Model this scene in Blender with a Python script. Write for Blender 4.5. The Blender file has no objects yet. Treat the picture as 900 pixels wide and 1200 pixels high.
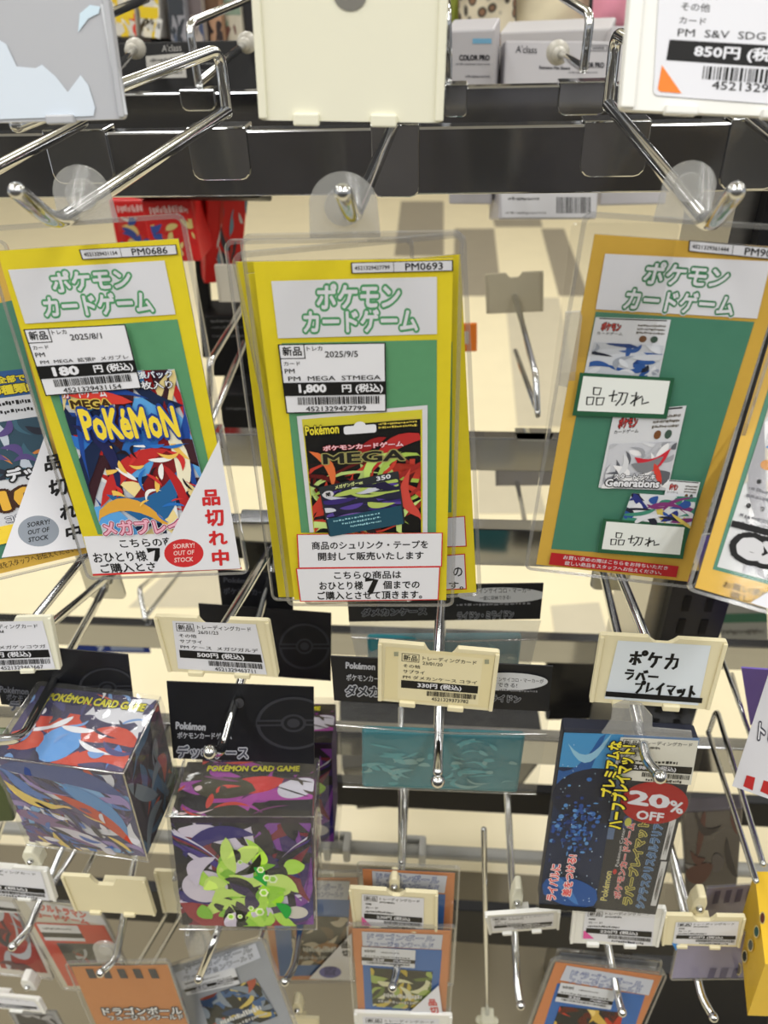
import bpy, math, random
import numpy as np
SC = bpy.context.scene
COL = SC.collection
# ------------------------------------------------------------------ camera, world, lights
FPX, H = 930.0, 1.45
v_f = np.array([90., -675., 930.]); v_f /= np.linalg.norm(v_f)
v_d = np.array([46., 1282., 930.]); v_d -= v_d.dot(v_f) * v_f; v_d /= np.linalg.norm(v_d)
v_r = np.cross(v_d, v_f)
RCW = np.stack([v_r, v_f, -v_d], axis=1)          # world (X right, Y into the rack, Z up) -> camera (right, down, forward)
CAM = np.array([0., 0., H])
cd = bpy.data.cameras.new('camera'); cam = bpy.data.objects.new('camera', cd); COL.objects.link(cam)
from mathutils import Matrix, Vector
_R = RCW.T @ np.diag([1., -1., -1.])
cam.matrix_world = Matrix([[*_R[0], 0], [*_R[1], 0], [*_R[2], H], [0, 0, 0, 1]])
cd.sensor_fit = 'VERTICAL'; cd.sensor_height = 36.0; cd.lens = FPX * 36 / 1200
cd.clip_start = .02; cd.clip_end = 60
cd.dof.use_dof = True; cd.dof.focus_distance = .40; cd.dof.aperture_fstop = 11
SC.camera = cam
SC.view_settings.view_transform = 'Standard'; SC.view_settings.look = 'None'
SC.view_settings.gamma = 1; SC.view_settings.use_curve_mapping = False
SC.view_settings.exposure = 0.12
SC.cycles.transparent_max_bounces = 32; SC.cycles.max_bounces = 8
SC.cycles.use_denoising = True
W = bpy.data.worlds.new('store_ambient'); SC.world = W; W.use_nodes = True
W.node_tree.nodes['Background'].inputs[0].default_value = (.95, .97, 1.0, 1)
W.node_tree.nodes['Background'].inputs[1].default_value = .55
def area(name, loc, sx, sy, power, rot=(0, 0, 0)):
    l = bpy.data.lights.new(name, 'AREA'); l.shape = 'RECTANGLE'; l.size = sx; l.size_y = sy; l.energy = power
    l.color = (1, .99, .97)
    o = bpy.data.objects.new(name, l); o.location = loc; o.rotation_euler = rot; COL.objects.link(o)
for k, x in enumerate((-2.4, -.75, .75, 2.4)):
    area('ceiling_tube_light', (x, -.9, 2.75), .16, 2.4, 24)
    area('ceiling_tube_light', (x, 2.6, 2.75), .16, 2.4, 26)
# ------------------------------------------------------------------ pixel frame of the photograph -> places in the shop
def ray(x, y):
    d = RCW.T @ np.array([(x - 450) / FPX, (y - 600) / FPX, 1.0]); return d
def at(x, y, Y):
    d = ray(x, y); return CAM + d * (Y / d[1])
def atz(x, y, z):
    d = ray(x, y); return CAM + d * ((z - H) / d[2])
def proj(p):
    c = RCW @ (np.asarray(p) - CAM); return np.array([450 + FPX * c[0] / c[2], 600 + FPX * c[1] / c[2]])
# ------------------------------------------------------------------ materials
MATS = {}
def lin(c):
    return tuple((v / 255 / 12.92) if v / 255 <= .04045 else ((v / 255 + .055) / 1.055) ** 2.4 for v in c)
ALB = .93
def ink(r, g, b, rough=.6, spec=.3):
    k = ('ink', r, g, b, rough)
    if k in MATS: return MATS[k]
    m = bpy.data.materials.new('ink_%d_%d_%d' % (r, g, b)); m.use_nodes = True
    n = m.node_tree.nodes['Principled BSDF']
    c = [min(.88, v / ALB) for v in lin((r, g, b))]
    n.inputs['Base Color'].default_value = (*c, 1); n.inputs['Roughness'].default_value = rough
    n.inputs['Specular IOR Level'].default_value = spec
    MATS[k] = m; return m
def noisy(name, c, amt=.05, scale=40, rough=.5, spec=.4, bump=0, metal=0, stretch=None, transm=0):
    if name in MATS: return MATS[name]
    m = bpy.data.materials.new(name); m.use_nodes = True; t = m.node_tree; n = t.nodes['Principled BSDF']
    c = [min(.9, v / ALB) for v in lin(c)] if max(c) > 1 else c
    tc = t.nodes.new('ShaderNodeTexCoord'); mp = t.nodes.new('ShaderNodeMapping'); no = t.nodes.new('ShaderNodeTexNoise')
    mp.inputs['Scale'].default_value = stretch or (1, 1, 1)
    no.inputs['Scale'].default_value = scale; no.inputs['Detail'].default_value = 4
    t.links.new(tc.outputs['Object'], mp.inputs[0]); t.links.new(mp.outputs[0], no.inputs[0])
    mx = t.nodes.new('ShaderNodeMix'); mx.data_type = 'RGBA'
    mx.inputs[6].default_value = (*[v * (1 - amt) for v in c], 1); mx.inputs[7].default_value = (*[min(1, v * (1 + amt)) for v in c], 1)
    t.links.new(no.outputs[0], mx.inputs[0]); t.links.new(mx.outputs[2], n.inputs['Base Color'])
    n.inputs['Roughness'].default_value = rough; n.inputs['Specular IOR Level'].default_value = spec
    n.inputs['Metallic'].default_value = metal
    if bump:
        b = t.nodes.new('ShaderNodeBump'); b.inputs['Strength'].default_value = bump; b.inputs['Distance'].default_value = .002
        t.links.new(no.outputs[0], b.inputs['Height']); t.links.new(b.outputs[0], n.inputs['Normal'])
    MATS[name] = m; return m
def clear(name, tint=(.9, .9, .9), refl=.1, rough=.05, bump=0, scale=60, milk=0):
    if name in MATS: return MATS[name]
    m = bpy.data.materials.new(name); m.use_nodes = True; t = m.node_tree; N = t.nodes
    out = N['Material Output']; N.remove(N['Principled BSDF'])
    tr = N.new('ShaderNodeBsdfTransparent'); tr.inputs[0].default_value = (*tint, 1)
    gl = N.new('ShaderNodeBsdfGlossy'); gl.inputs['Roughness'].default_value = rough; gl.inputs[0].default_value = (1, 1, 1, 1)
    lw = N.new('ShaderNodeLayerWeight'); lw.inputs[0].default_value = .5
    pw = N.new('ShaderNodeMath'); pw.operation = 'POWER'; pw.inputs[1].default_value = 4.5; t.links.new(lw.outputs['Facing'], pw.inputs[0])
    ma = N.new('ShaderNodeMath'); ma.operation = 'MULTIPLY_ADD'; ma.inputs[1].default_value = .55; ma.inputs[2].default_value = refl
    ma.use_clamp = True
    mx = N.new('ShaderNodeMixShader'); t.links.new(pw.outputs[0], ma.inputs[0]); t.links.new(ma.outputs[0], mx.inputs[0])
    src = tr
    if milk:
        df = N.new('ShaderNodeBsdfDiffuse'); df.inputs[0].default_value = (.8, .8, .78, 1)
        m2 = N.new('ShaderNodeMixShader'); m2.inputs[0].default_value = milk
        t.links.new(tr.outputs[0], m2.inputs[1]); t.links.new(df.outputs[0], m2.inputs[2]); src = m2
    t.links.new(src.outputs[0], mx.inputs[1]); t.links.new(gl.outputs[0], mx.inputs[2]); t.links.new(mx.outputs[0], out.inputs[0])
    if bump:
        no = N.new('ShaderNodeTexNoise'); no.inputs['Scale'].default_value = scale; no.inputs['Detail'].default_value = 3
        tc = N.new('ShaderNodeTexCoord'); t.links.new(tc.outputs['Object'], no.inputs[0])
        b = N.new('ShaderNodeBump'); b.inputs['Strength'].default_value = bump; b.inputs['Distance'].default_value = .004
        t.links.new(no.outputs[0], b.inputs['Height']); t.links.new(b.outputs[0], gl.inputs['Normal'])
    MATS[name] = m; return m
CHROME = noisy('chrome', (.62, .63, .64), .04, 90, .1, .5, 0, 1)
RAILM = noisy('chrome_rail', (.40, .405, .42), .05, 30, .12, .5, 0, 1, (.3, 3, 3))
STEEL = noisy('brushed_steel', (.42, .42, .42), .08, 40, .32, .5, 0, 1, (1, 1, 12))
CREAM = noisy('cream_plastic', (226, 217, 182), .03, 30, .38, .45)
IVORY = noisy('ivory_plastic', (228, 226, 206), .02, 20, .4, .45)
WHITEP = noisy('white_plastic', (226, 226, 222), .02, 30, .4, .45)
FILM = clear('clear_sleeve', (.955, .955, .955), .015, .08)
EDGE = clear('clear_edge', (.72, .72, .73), .12, .1, milk=.14)
BAG = clear('clear_bag', (.90, .91, .91), .04, .08, .6, 22, milk=.05)
BAGH = clear('hazy_bag', (.7, .71, .71), .06, .1, .6, 22, milk=.22)
TABM = clear('clear_tab', (.85, .85, .85), .07, .12, milk=.22)
WRAP = clear('clear_wrap', (.93, .93, .93), .06, .05, .7, 16)
BLACKP = noisy('black_card', (24, 25, 30), .15, 200, .4, .4)
GREY = ink(150, 150, 152)
WH = ink(218, 219, 226); BK = ink(16, 16, 18); YE = ink(224, 205, 48); GR = ink(82, 152, 104)
# ------------------------------------------------------------------ things and parts
def thing(name, label, cat, loc, group=None):
    o = bpy.data.objects.new(name, None); COL.objects.link(o); o.location = [float(v) for v in loc]
    o.empty_display_size = .01; o['label'] = label; o['category'] = cat
    if group: o['group'] = group
    return o
def origin(p):
    v = np.zeros(3)
    while p is not None: v += np.array(p.location); p = p.parent
    return v
def part(name, V, F, mats, parent=None, mi=None, smooth=False, label=None, kind=None):
    off = origin(parent)
    V = np.asarray(V, float) - off
    me = bpy.data.meshes.new(name); me.from_pydata(V.tolist(), [], F)
    for m in (mats if isinstance(mats, list) else [mats]): me.materials.append(m)
    if mi is not None: me.polygons.foreach_set('material_index', mi)
    if smooth: me.polygons.foreach_set('use_smooth', [True] * len(me.polygons))
    me.update()
    o = bpy.data.objects.new(name, me); COL.objects.link(o)
    if parent is not None: o.parent = parent
    if label: o['label'] = label
    if kind: o['kind'] = kind
    return o
class MB:
    def __init__(s): s.V = []; s.F = []; s.M = []
    def add(s, V, F, m=0):
        b = len(s.V); s.V += [tuple(map(float, v)) for v in V]; s.F += [[i + b for i in f] for f in F]; s.M += [m] * len(F)
    def box8(s, P, m=0):   # P: 8 points, bottom ring then top ring
        s.add(P, [(3, 2, 1, 0), (4, 5, 6, 7), (0, 1, 5, 4), (1, 2, 6, 5), (2, 3, 7, 6), (3, 0, 4, 7)], m)
    def box(s, x0, x1, y0, y1, z0, z1, m=0):
        s.box8([(x0, y0, z0), (x1, y0, z0), (x1, y1, z0), (x0, y1, z0), (x0, y0, z1), (x1, y0, z1), (x1, y1, z1), (x0, y1, z1)], m)
    def prism(s, ring, off, m=0):   # ring of 3-D points, extruded by vector off
        n = len(ring); R2 = [np.asarray(p) + off for p in ring]
        s.add(list(ring) + R2, [list(range(n)), list(range(2 * n - 1, n - 1, -1))] + [(i, i + n, (i + 1) % n + n, (i + 1) % n) for i in range(n)], m)
    def tube(s, pts, r, n=10, fillet=.009, cap=True, m=0, ends=None):
        P = [np.asarray(p, float) for p in pts]; Q = [P[0]]
        for i in range(1, len(P) - 1):
            a, b, c = P[i - 1], P[i], P[i + 1]
            f = min(fillet, .45 * np.linalg.norm(a - b), .45 * np.linalg.norm(c - b))
            p0 = b + (a - b) / np.linalg.norm(a - b) * f; p2 = b + (c - b) / np.linalg.norm(c - b) * f
            for t in np.linspace(0, 1, 7): Q.append((1 - t) ** 2 * p0 + 2 * t * (1 - t) * b + t * t * p2)
        Q.append(P[-1]); rad = [r] * len(Q)
        if cap:      # rounded ends
            for e in (0, -1):
                d = Q[e] - Q[1 if e == 0 else -2]; d /= np.linalg.norm(d); base = Q[e]
                ex = [(base + d * r * math.sin(t), max(1e-5, r * math.cos(t))) for t in (.4, .8, 1.15, 1.4, 1.57)]
                if e == 0: Q = [p for p, _ in reversed(ex)] + Q; rad = [q for _, q in reversed(ex)] + rad
                else: Q += [p for p, _ in ex]; rad += [q for _, q in ex]
        V, F = [], []; u = None
        for i, p in enumerate(Q):
            d = Q[min(i + 1, len(Q) - 1)] - Q[max(i - 1, 0)]; d /= np.linalg.norm(d) + 1e-12
            if u is None: u = np.cross(d, [0.13, .31, .94])
            u = u - d * u.dot(d); u /= np.linalg.norm(u); w = np.cross(d, u)
            for k in range(n):
                a = 2 * math.pi * k / n; V.append(p + rad[i] * (u * math.cos(a) + w * math.sin(a)))
        for i in range(len(Q) - 1):
            for k in range(n): F.append((i * n + k, i * n + (k + 1) % n, (i + 1) * n + (k + 1) % n, (i + 1) * n + k))
        F.append(list(range(n - 1, -1, -1))); F.append([(len(Q) - 1) * n + k for k in range(n)])
        s.add(V, F, m)
    def ball(s, c, r, m=0, n=12):
        V, F = [], []
        for i in range(n + 1):
            t = math.pi * i / n
            for k in range(n): V.append((c[0] + r * math.sin(t) * math.cos(2 * math.pi * k / n), c[1] + r * math.sin(t) * math.sin(2 * math.pi * k / n), c[2] + r * math.cos(t)))
        for i in range(n):
            for k in range(n): F.append((i * n + k, i * n + (k + 1) % n, (i + 1) * n + (k + 1) % n, (i + 1) * n + k))
        s.add(V, F, m)
    def build(s, name, mats, parent=None, smooth=False, label=None, kind=None):
        return part(name, s.V, s.F, mats, parent, s.M, smooth, label, kind)
# ------------------------------------------------------------------ flat cards: a real rectangle whose pose is solved from its four corners
def rotm(a, b, c):
    ca, sa, cb, sb, cc, sc = math.cos(a), math.sin(a), math.cos(b), math.sin(b), math.cos(c), math.sin(c)
    Rx = np.array([[1, 0, 0], [0, ca, -sa], [0, sa, ca]]); Rz = np.array([[cb, -sb, 0], [sb, cb, 0], [0, 0, 1]])
    Ry = np.array([[cc, 0, sc], [0, 1, 0], [-sc, 0, cc]])
    return Rz @ Rx @ Ry
class Card:
    """upright rectangle: origin at its centre, ux to the right, uy up, n towards the viewer; corners TL, TR, BR, BL"""
    def __init__(s, c4, Y, free=15., asp=None):
        c4 = np.array(c4, float); cen = at(*c4.mean(0), Y)
        sc = Y / 900.
        p = np.array([0, 0, 0, cen[0], cen[2], np.linalg.norm(c4[1] - c4[0]) * sc, np.linalg.norm(c4[3] - c4[0]) * sc])
        def corners(p):
            R = rotm(*p[:3]); o = np.array([p[3], Y, p[4]])
            return [o + R @ np.array([sx * p[5] / 2, 0, sz * p[6] / 2]) for sx, sz in ((-1, 1), (1, 1), (1, -1), (-1, -1))]
        def res(p):
            r = list((np.array([proj(q) for q in corners(p)]) - c4).ravel()) + [free * p[0], free * p[1], .5 * p[2]]
            if asp: r.append(60 * (p[5] / p[6] / asp - 1))
            return np.array(r)
        lam = 1e-3
        for _ in range(80):
            r = res(p); J = np.array([(res(p + e) - r) / 1e-5 for e in np.eye(7) * 1e-5]).T
            A = J.T @ J; st = np.linalg.solve(A + lam * np.diag(np.diag(A)), -J.T @ r)
            if (res(p + st) ** 2).sum() < (r ** 2).sum(): p = p + st; lam = max(lam / 4, 1e-9)
            else: lam *= 6
            if np.abs(st).max() < 1e-9: break
        R = rotm(*p[:3]); s.o = np.array([p[3], Y, p[4]]); s.ux, s.uy, s.n = R[:, 0], R[:, 2], -R[:, 1]; s.w, s.h = p[5], p[6]
        s.err = float(np.abs(res(p)[:8]).max())
        s.tilt = p[:3]
    def loc(s, x, y):       # where the sight line through (x, y) meets the card
        d = ray(x, y); t = (s.o - CAM).dot(s.n) / d.dot(s.n); q = CAM + d * t - s.o
        return q.dot(s.ux), q.dot(s.uy)
    def pt(s, a, b, d=0): return s.o + s.ux * a + s.uy * b + s.n * d
    def on(s, d, c4):
        """another rectangle lying in the plane parallel to this one, d in front of it"""
        q = s.shifted(d); L = np.array([q.loc(*p) for p in c4]); ex = (L[1] - L[0]) + (L[2] - L[3]); ex /= np.linalg.norm(ex); ey = np.array([-ex[1], ex[0]])
        m = L.mean(0); q.o = q.pt(*m); ux, uy = s.ux, s.uy; q.ux = ux * ex[0] + uy * ex[1]; q.uy = ux * ey[0] + uy * ey[1]
        q.w = (np.linalg.norm(L[1] - L[0]) + np.linalg.norm(L[2] - L[3])) / 2; q.h = (np.linalg.norm(L[3] - L[0]) + np.linalg.norm(L[2] - L[1])) / 2; return q
    def shifted(s, d):
        c = object.__new__(Card); c.__dict__.update(s.__dict__); c.o = s.o + s.n * d; return c
    def quad(s, *c4):
        c4 = [np.array(c, float) for c in c4]
        return lambda u, v: s.loc(*((1 - v) * ((1 - u) * c4[0] + u * c4[1]) + v * ((1 - u) * c4[3] + u * c4[2])))
    def rect(s, u0=0, v0=0, u1=1, v1=1):      # a frame in the card's own fractions
        return lambda u, v: ((u0 + (u1 - u0) * u - .5) * s.w, (.5 - v0 - (v1 - v0) * v) * s.h)
    def px(s): return lambda x, y: s.loc(x, y)
def sub(F, u0, v0, u1, v1): return lambda u, v: F(u0 + (u1 - u0) * u, v0 + (v1 - v0) * v)
TXT = {}
def glyphs(t):
    if t not in TXT:
        c = bpy.data.curves.new('t', 'FONT'); c.body = t; c.resolution_u = 2
        o = bpy.data.objects.new('t', c); COL.objects.link(o)
        dg = bpy.context.evaluated_depsgraph_get(); m = o.evaluated_get(dg).to_mesh()
        V = np.array([v.co[:2] for v in m.vertices]); F = [list(p.vertices) for p in m.polygons]
        o.evaluated_get(dg).to_mesh_clear(); bpy.data.objects.remove(o); bpy.data.curves.remove(c)
        TXT[t] = (V, F, V.min(0), V.max(0))
    return TXT[t]
class Art:
    def __init__(s, card, z=.0002): s.c = card; s.z = z; s.V = []; s.F = []; s.M = []; s.mats = []
    def mi(s, m):
        if isinstance(m, tuple): m = ink(*m)
        if m not in s.mats: s.mats.append(m)
        return s.mats.index(m)
    def poly(s, F, pts, m):
        s.z += 1.2e-5; b = len(s.V); s.V += [s.c.pt(*F(*p), s.z) for p in pts]; s.F.append(list(range(b, b + len(pts)))); s.M.append(s.mi(m))
    def box(s, F, u0, v0, u1, v1, m, n=1): s.poly(F, [(u0, v0), (u1, v0), (u1, v1), (u0, v1)], m)
    def frame(s, F, u0, v0, u1, v1, t, m, tv=None):
        tv = tv or t
        for q in ((u0, v0, u1, v0 + tv), (u0, v1 - tv, u1, v1), (u0, v0, u0 + t, v1), (u1 - t, v0, u1, v1)): s.box(F, *q, m)
    def ell(s, F, cu, cv, ru, rv, m, n=32, a0=0, a1=2 * math.pi):
        s.poly(F, [(cu + ru * math.cos(a0 + (a1 - a0) * k / n), cv + rv * math.sin(a0 + (a1 - a0) * k / n)) for k in range(n)], m)
    def text(s, F, u0, v0, u1, v1, t, m, bold=0., out=None, rot=False):
        """t fitted into the box; bold thickens every stroke by that many ems; out = (material, extra) lays a thicker copy beneath"""
        if t[0] == '~': return s.scrib(F, u0, v0, u1, v1, m, len(t) + int(100 * abs(v0)))
        lay = ([(out[0], bold + out[1])] if out and not isinstance(out, list) else [(a, bold + e) for a, e in out] if out else []) + [(m, bold)]
        V, Fs, lo, hi = glyphs(t); lo = lo - bold; sz = hi + bold - lo; sz[sz < 1e-6] = 1
        for mm, bd in lay:
            i = s.mi(mm); s.z += 2e-5
            n = 1 if bd < .004 else 4 if bd < .015 else 6 if bd < .03 else 10 if bd < .07 else 14
            for k in range(n):
                b = len(s.V); q = 2 * math.pi * (k + .5) / n; s.z += 2e-7
                for x, y in V:
                    u = (x + (bd * math.cos(q) if n > 1 else 0) - lo[0]) / sz[0]; v = 1 - (y + (bd * math.sin(q) if n > 1 else 0) - lo[1]) / sz[1]
                    if rot: u, v = v, 1 - u       # reads upwards
                    s.V.append(s.c.pt(*F(u0 + (u1 - u0) * u, v0 + (v1 - v0) * v), s.z))
                s.F += [[j + b for j in f] for f in Fs]; s.M += [i] * len(Fs)
    def scrib(s, F, u0, v0, u1, v1, m, seed=1):
        """print too small to read: a row of short marks"""
        R = random.Random(seed); u = u0; h = (v1 - v0)
        while u < u1:
            w = (u1 - u0) * R.uniform(.02, .06); e = R.uniform(0, .4) * h; s.box(F, u, v0 + e, min(u + w, u1), v1 - R.uniform(0, .3) * h, m); s.z -= 1.2e-5; u += w + (u1 - u0) * R.uniform(.01, .03)
        s.z += 1.2e-5
    def stroke(s, F, pts, w, m):
        L = [np.array(F(*p)) for p in pts]; s.z += 1e-5; i = s.mi(m); b = len(s.V); n = len(L)
        for k, p in enumerate(L):
            d = L[min(k + 1, n - 1)] - L[max(k - 1, 0)]; d = d / (np.linalg.norm(d) + 1e-9); q = np.array([-d[1], d[0]]) * w / 2
            if k == 0: p = p - d * w / 3
            if k == n - 1: p = p + d * w / 3
            s.V += [s.c.pt(*(p + q), s.z), s.c.pt(*(p - q), s.z)]
        for k in range(n - 1): s.F.append([b + 2 * k, b + 2 * k + 1, b + 2 * k + 3, b + 2 * k + 2]); s.M.append(i)
    def bars(s, F, u0, v0, u1, v1, m, seed=1, n=46):
        R = random.Random(seed); u = u0; st = (u1 - u0) / (n * 1.5)
        while u < u1:
            w = st * R.choice((.6, .6, 1, 1.5)); s.box(F, u, v0, min(u + w, u1), v1, m); s.z -= 1.2e-5; u += w + st * R.choice((.5, .7, 1.1))
        s.z += 1.2e-5
    def blade(s, F, cu, cv, L, wd, ang, bend, m, n=9):
        ca, sa = math.cos(ang), math.sin(ang); up, dn = [], []
        for k in range(n):
            t = k / (n - 1) * 2 - 1; x = t * L / 2; h = wd / 2 * (1 - t * t) ** .7; y = bend * L * (t * t - .5)
            for lst, yy in ((up, y + h), (dn, y - h)):
                lst.append((min(1, max(0, cu + ca * x - sa * yy)), min(1, max(0, cv + sa * x + ca * yy))))
        s.poly(F, up + dn[::-1], m)
    def burst(s, F, pal, n, seed, L=(.25, .8), wd=(.04, .16), ang=None):
        R = random.Random(seed)
        for _ in range(n):
            a = R.uniform(0, 6.28) if ang is None else R.gauss(ang, .5)
            s.blade(F, R.uniform(-.05, 1.05), R.uniform(-.05, 1.05), R.uniform(*L), R.uniform(*wd), a, R.uniform(-.35, .35), R.choice(pal))
    def build(s, name, parent, label=None):
        return part(name, s.V, s.F, s.mats, parent, s.M, False, label)
def rounded(u0, v0, u1, v1, r, n=5, asp=1.):
    P = []
    for cx, cy, a in ((u1 - r, v0 + r * asp, -90), (u1 - r, v1 - r * asp, 0), (u0 + r, v1 - r * asp, 90), (u0 + r, v0 + r * asp, 180)):
        for k in range(n + 1):
            t = math.radians(a + 90 * k / n); P.append((cx + r * math.cos(t), cy + r * asp * math.sin(t)))
    return P
def ring_px(card, pts, d=0): return [card.pt(*card.loc(*p), d) for p in pts]
def sheet(card, F, outline, t, name, mat, parent, z=0, label=None):
    """a flat piece with real thickness: outline (in frame F) extruded back by t"""
    b = MB(); b.prism([card.pt(*F(*p), z) for p in outline], -card.n * t); return b.build(name, mat, parent, label=label)
def price_label(a, F, cat, date, lines, price, num, seed=1, wide=False, s=WH, old=False):
    """the shop's price sticker: F spans the sticker"""
    a.poly(F, [(0, 0), (1, 0), (1, 1), (0, 1)], s)
    if wide:      # sticker in a holder on a hook
        a.frame(F, .04, .04, .25, .21, .008, BK, .012); a.text(F, .06, .065, .23, .185, '新品', BK, .022)
        a.text(F, .29, .06, .93, .15, cat, BK, .012); a.text(F, .29, .175, .53, .245, date, BK, .012)
        for k, t in enumerate(lines):
            w = min(.9, .11 * len(t) * (.62 if k == 2 else .5) + .04); a.text(F, .06, .26 + .115 * k, .06 + w, .335 + .115 * k, t, BK, .012)
        a.box(F, .04, .60, .98, .76, BK); a.text(F, .24, .62, .78, .745, price, WH, .03)
        a.bars(F, .36, .785, .97, .89, BK, seed); a.text(F, .42, .91, .88, .985, num, BK, .01)
    else:
        a.frame(F, 0, 0, 1, 1, .012, BK, .016)
        a.frame(F, 0, 0, .245, .215, .009, BK, .013); a.text(F, .035, .035, .215, .17, '新品', BK, .022)
        a.text(F, .265, .035, .41, .1, cat, BK, .012); a.text(F, .43, .11, .74, .2, date, BK, .012)
        a.text(F, .035, .25, .19, .31, lines[0], BK, .012); a.text(F, .035, .355, .13, .42, lines[1], BK, .008)
        a.text(F, .06, .465, .95, .53, lines[2], BK, .006)
        a.box(F, 0, .555, 1, .745, BK); a.text(F, .15, .58, .42, .72, price, WH, .05); a.text(F, .57, .585, .97, .725, '円 (税込)', WH, .03)
        a.bars(F, .13, .765, .93, .875, BK, seed); a.text(F, .2, .9, .8, .97, num, BK, .012)
def logo(a, q1, q2, wt, gc):
    a.text(q1, 0, 0, 1, 1, 'ポケモン', wt, .035, (gc, .10)); a.text(q2, 0, 0, 1, 1, 'カードゲーム', wt, .035, (gc, .10))
# ------------------------------------------------------------------ the setting
def struct(o): o['kind'] = 'structure'; return o
b = MB(); b.box(-6, 6, -4, 9, -.05, 0)
FLOOR = struct(b.build('floor', noisy('vinyl_floor', (226, 215, 182), .05, 9, .28, .35)))
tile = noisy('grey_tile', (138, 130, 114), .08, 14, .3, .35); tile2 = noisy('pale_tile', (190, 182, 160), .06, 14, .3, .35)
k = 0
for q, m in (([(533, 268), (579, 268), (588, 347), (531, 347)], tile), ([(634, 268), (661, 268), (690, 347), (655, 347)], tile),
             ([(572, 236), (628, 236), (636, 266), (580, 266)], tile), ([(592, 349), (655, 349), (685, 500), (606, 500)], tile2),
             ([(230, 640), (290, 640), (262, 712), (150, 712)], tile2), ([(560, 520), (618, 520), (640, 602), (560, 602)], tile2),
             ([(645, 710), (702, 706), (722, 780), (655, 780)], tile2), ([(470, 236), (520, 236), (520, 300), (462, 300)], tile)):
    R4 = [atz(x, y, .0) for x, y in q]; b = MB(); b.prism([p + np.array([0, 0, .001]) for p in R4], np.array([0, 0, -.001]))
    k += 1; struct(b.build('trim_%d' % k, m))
b = MB(); b.box(-4, 4, -1.25, -1.2, 0, 1.58)
struct(b.build('wall_unseen_dark', noisy('dark_for_chrome', (.10, .098, .10), .3, 6, .5, .3)))  # unseen wall added dark behind the camera for contrast in the chrome
b = MB()
for x0 in np.arange(-3.9, 3.9, .9): b.box(x0, x0 + .03, -1.2, -1.17, 0, 1.58)
for z0 in (.5, .85, 1.2): b.box(-4, 4, -1.2, -1.0, z0, z0 + .03)
struct(b.build('trim_aisle', noisy('pale_shelf', (.35, .34, .33), .1, 6, .4)))
b = MB(); b.box(-4, 4, 5.9, 6, 0, 2.9); struct(b.build('wall_back', noisy('store_wall', (205, 200, 190), .03, 3, .7)))
b = MB(); b.box(-6, 6, -4, 9, 2.9, 3.0); struct(b.build('ceiling', noisy('ceiling_board', (225, 224, 220), .03, 8, .8)))
# ------------------------------------------------------------------ the rack: cross bars on slotted uprights
YF, YR, YT = .475, .625, .285
RK = thing('display_rack', 'chrome cross-bar rack carrying all the hooks, slotted upright at right', 'rack', (0, YF, 0))
TH, DP = .0355, .013
def rail(x, y, Y, m=RAILM, h=TH, name='cross_bar', dp=DP):
    z = at(x, y, Y)[2]; b = MB(); b.box(-1.1, 1.1, Y, Y + dp, z - h, z); o = b.build(name, m, RK)
    bv = o.modifiers.new('b', 'BEVEL'); bv.width = .0012; bv.segments = 2; return z
Z1 = rail(450, 150, YF); Z1R = rail(500, 103, YR)
Z2 = rail(580, 620, YF); Z2R = rail(560, 513, YR)
Z3 = rail(640, 868, YF); Z3R = rail(640, 750, YR)
Z4 = rail(560, 1068, YF, BLACKP, .075); Z4R = rail(560, 925, YR, BLACKP, .05)  # lowest bars coloured black for the dark that the chrome reflects
b = MB()
def post(x, y, Y0, Y1, w, m, name):
    p = at(x, y, Y0); b = MB(); b.box(p[0] - w / 2, p[0] + w / 2, Y0, Y1, .13, H - .03, 0); return p[0], b.build(name, m, RK)
PX, _ = post(792, 720, YF + .03, YR - .012, .05, STEEL, 'upright_post')
b = MB()
xs = at(806, 720, YF + .03)[0]
b.box(xs - .022, xs + .025, YF + .018, YF + .0297, .13, H - .035)
for z in np.arange(.15, H - .06, .025):
    for dx in (-.008, .010): b.box(xs + dx - .0028, xs + dx + .0028, YF + .0172, YF + .0186, z, z + .016, 1)
b.build('slotted_strip', [BLACKP, ink(3, 3, 3)], RK)
# ------------------------------------------------------------------ hooks
HR = .0031
def bracket(x0, x1, y1, Y, Z, root, notch=.004, mat=CHROME):
    """folded plate hung over a bar: front face and lip"""
    xa, xb = at(x0, y1, Y)[0], at(x1, y1, Y)[0]; zb = at((x0 + x1) / 2, y1, Y)[2]; b = MB(); r = min(.006, (xb - xa) * .2)
    ring = []
    for cx, cz, a in ((xb - r, zb + r, 270), (xa + r, zb + r, 180)):
        L = [(cx + r * math.cos(math.radians(a + t)), cz + r * math.sin(math.radians(a + t))) for t in (0, 30, 60, 90)]
        ring += L if a == 180 else L
    ring = [(xa, Z + .0022)] + [(xa + r * (1 - math.cos(math.radians(t))), zb + r * (1 - math.sin(math.radians(t)))) for t in (0, 30, 60, 90)] + \
           [(xb - r * (1 - math.sin(math.radians(t))), zb + r * (1 - math.cos(math.radians(t)))) for t in (0, 30, 60, 90)] + [(xb, Z + .0022)]
    b.prism([np.array([p[0], Y - .0021, p[1]]) for p in ring], np.array([0, .002, 0]))
    b.box(xa, xb, Y - .0021, Y + DP + .0022, Z + .0002, Z + .0022)
    b.box(xa, xb, Y + DP + .0002, Y + DP + .0022, Z - .012, Z + .0002)
    o = b.build('bracket', mat, root); bv = o.modifiers.new('b', 'BEVEL'); bv.width = .0009; bv.segments = 2; return o
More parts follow.
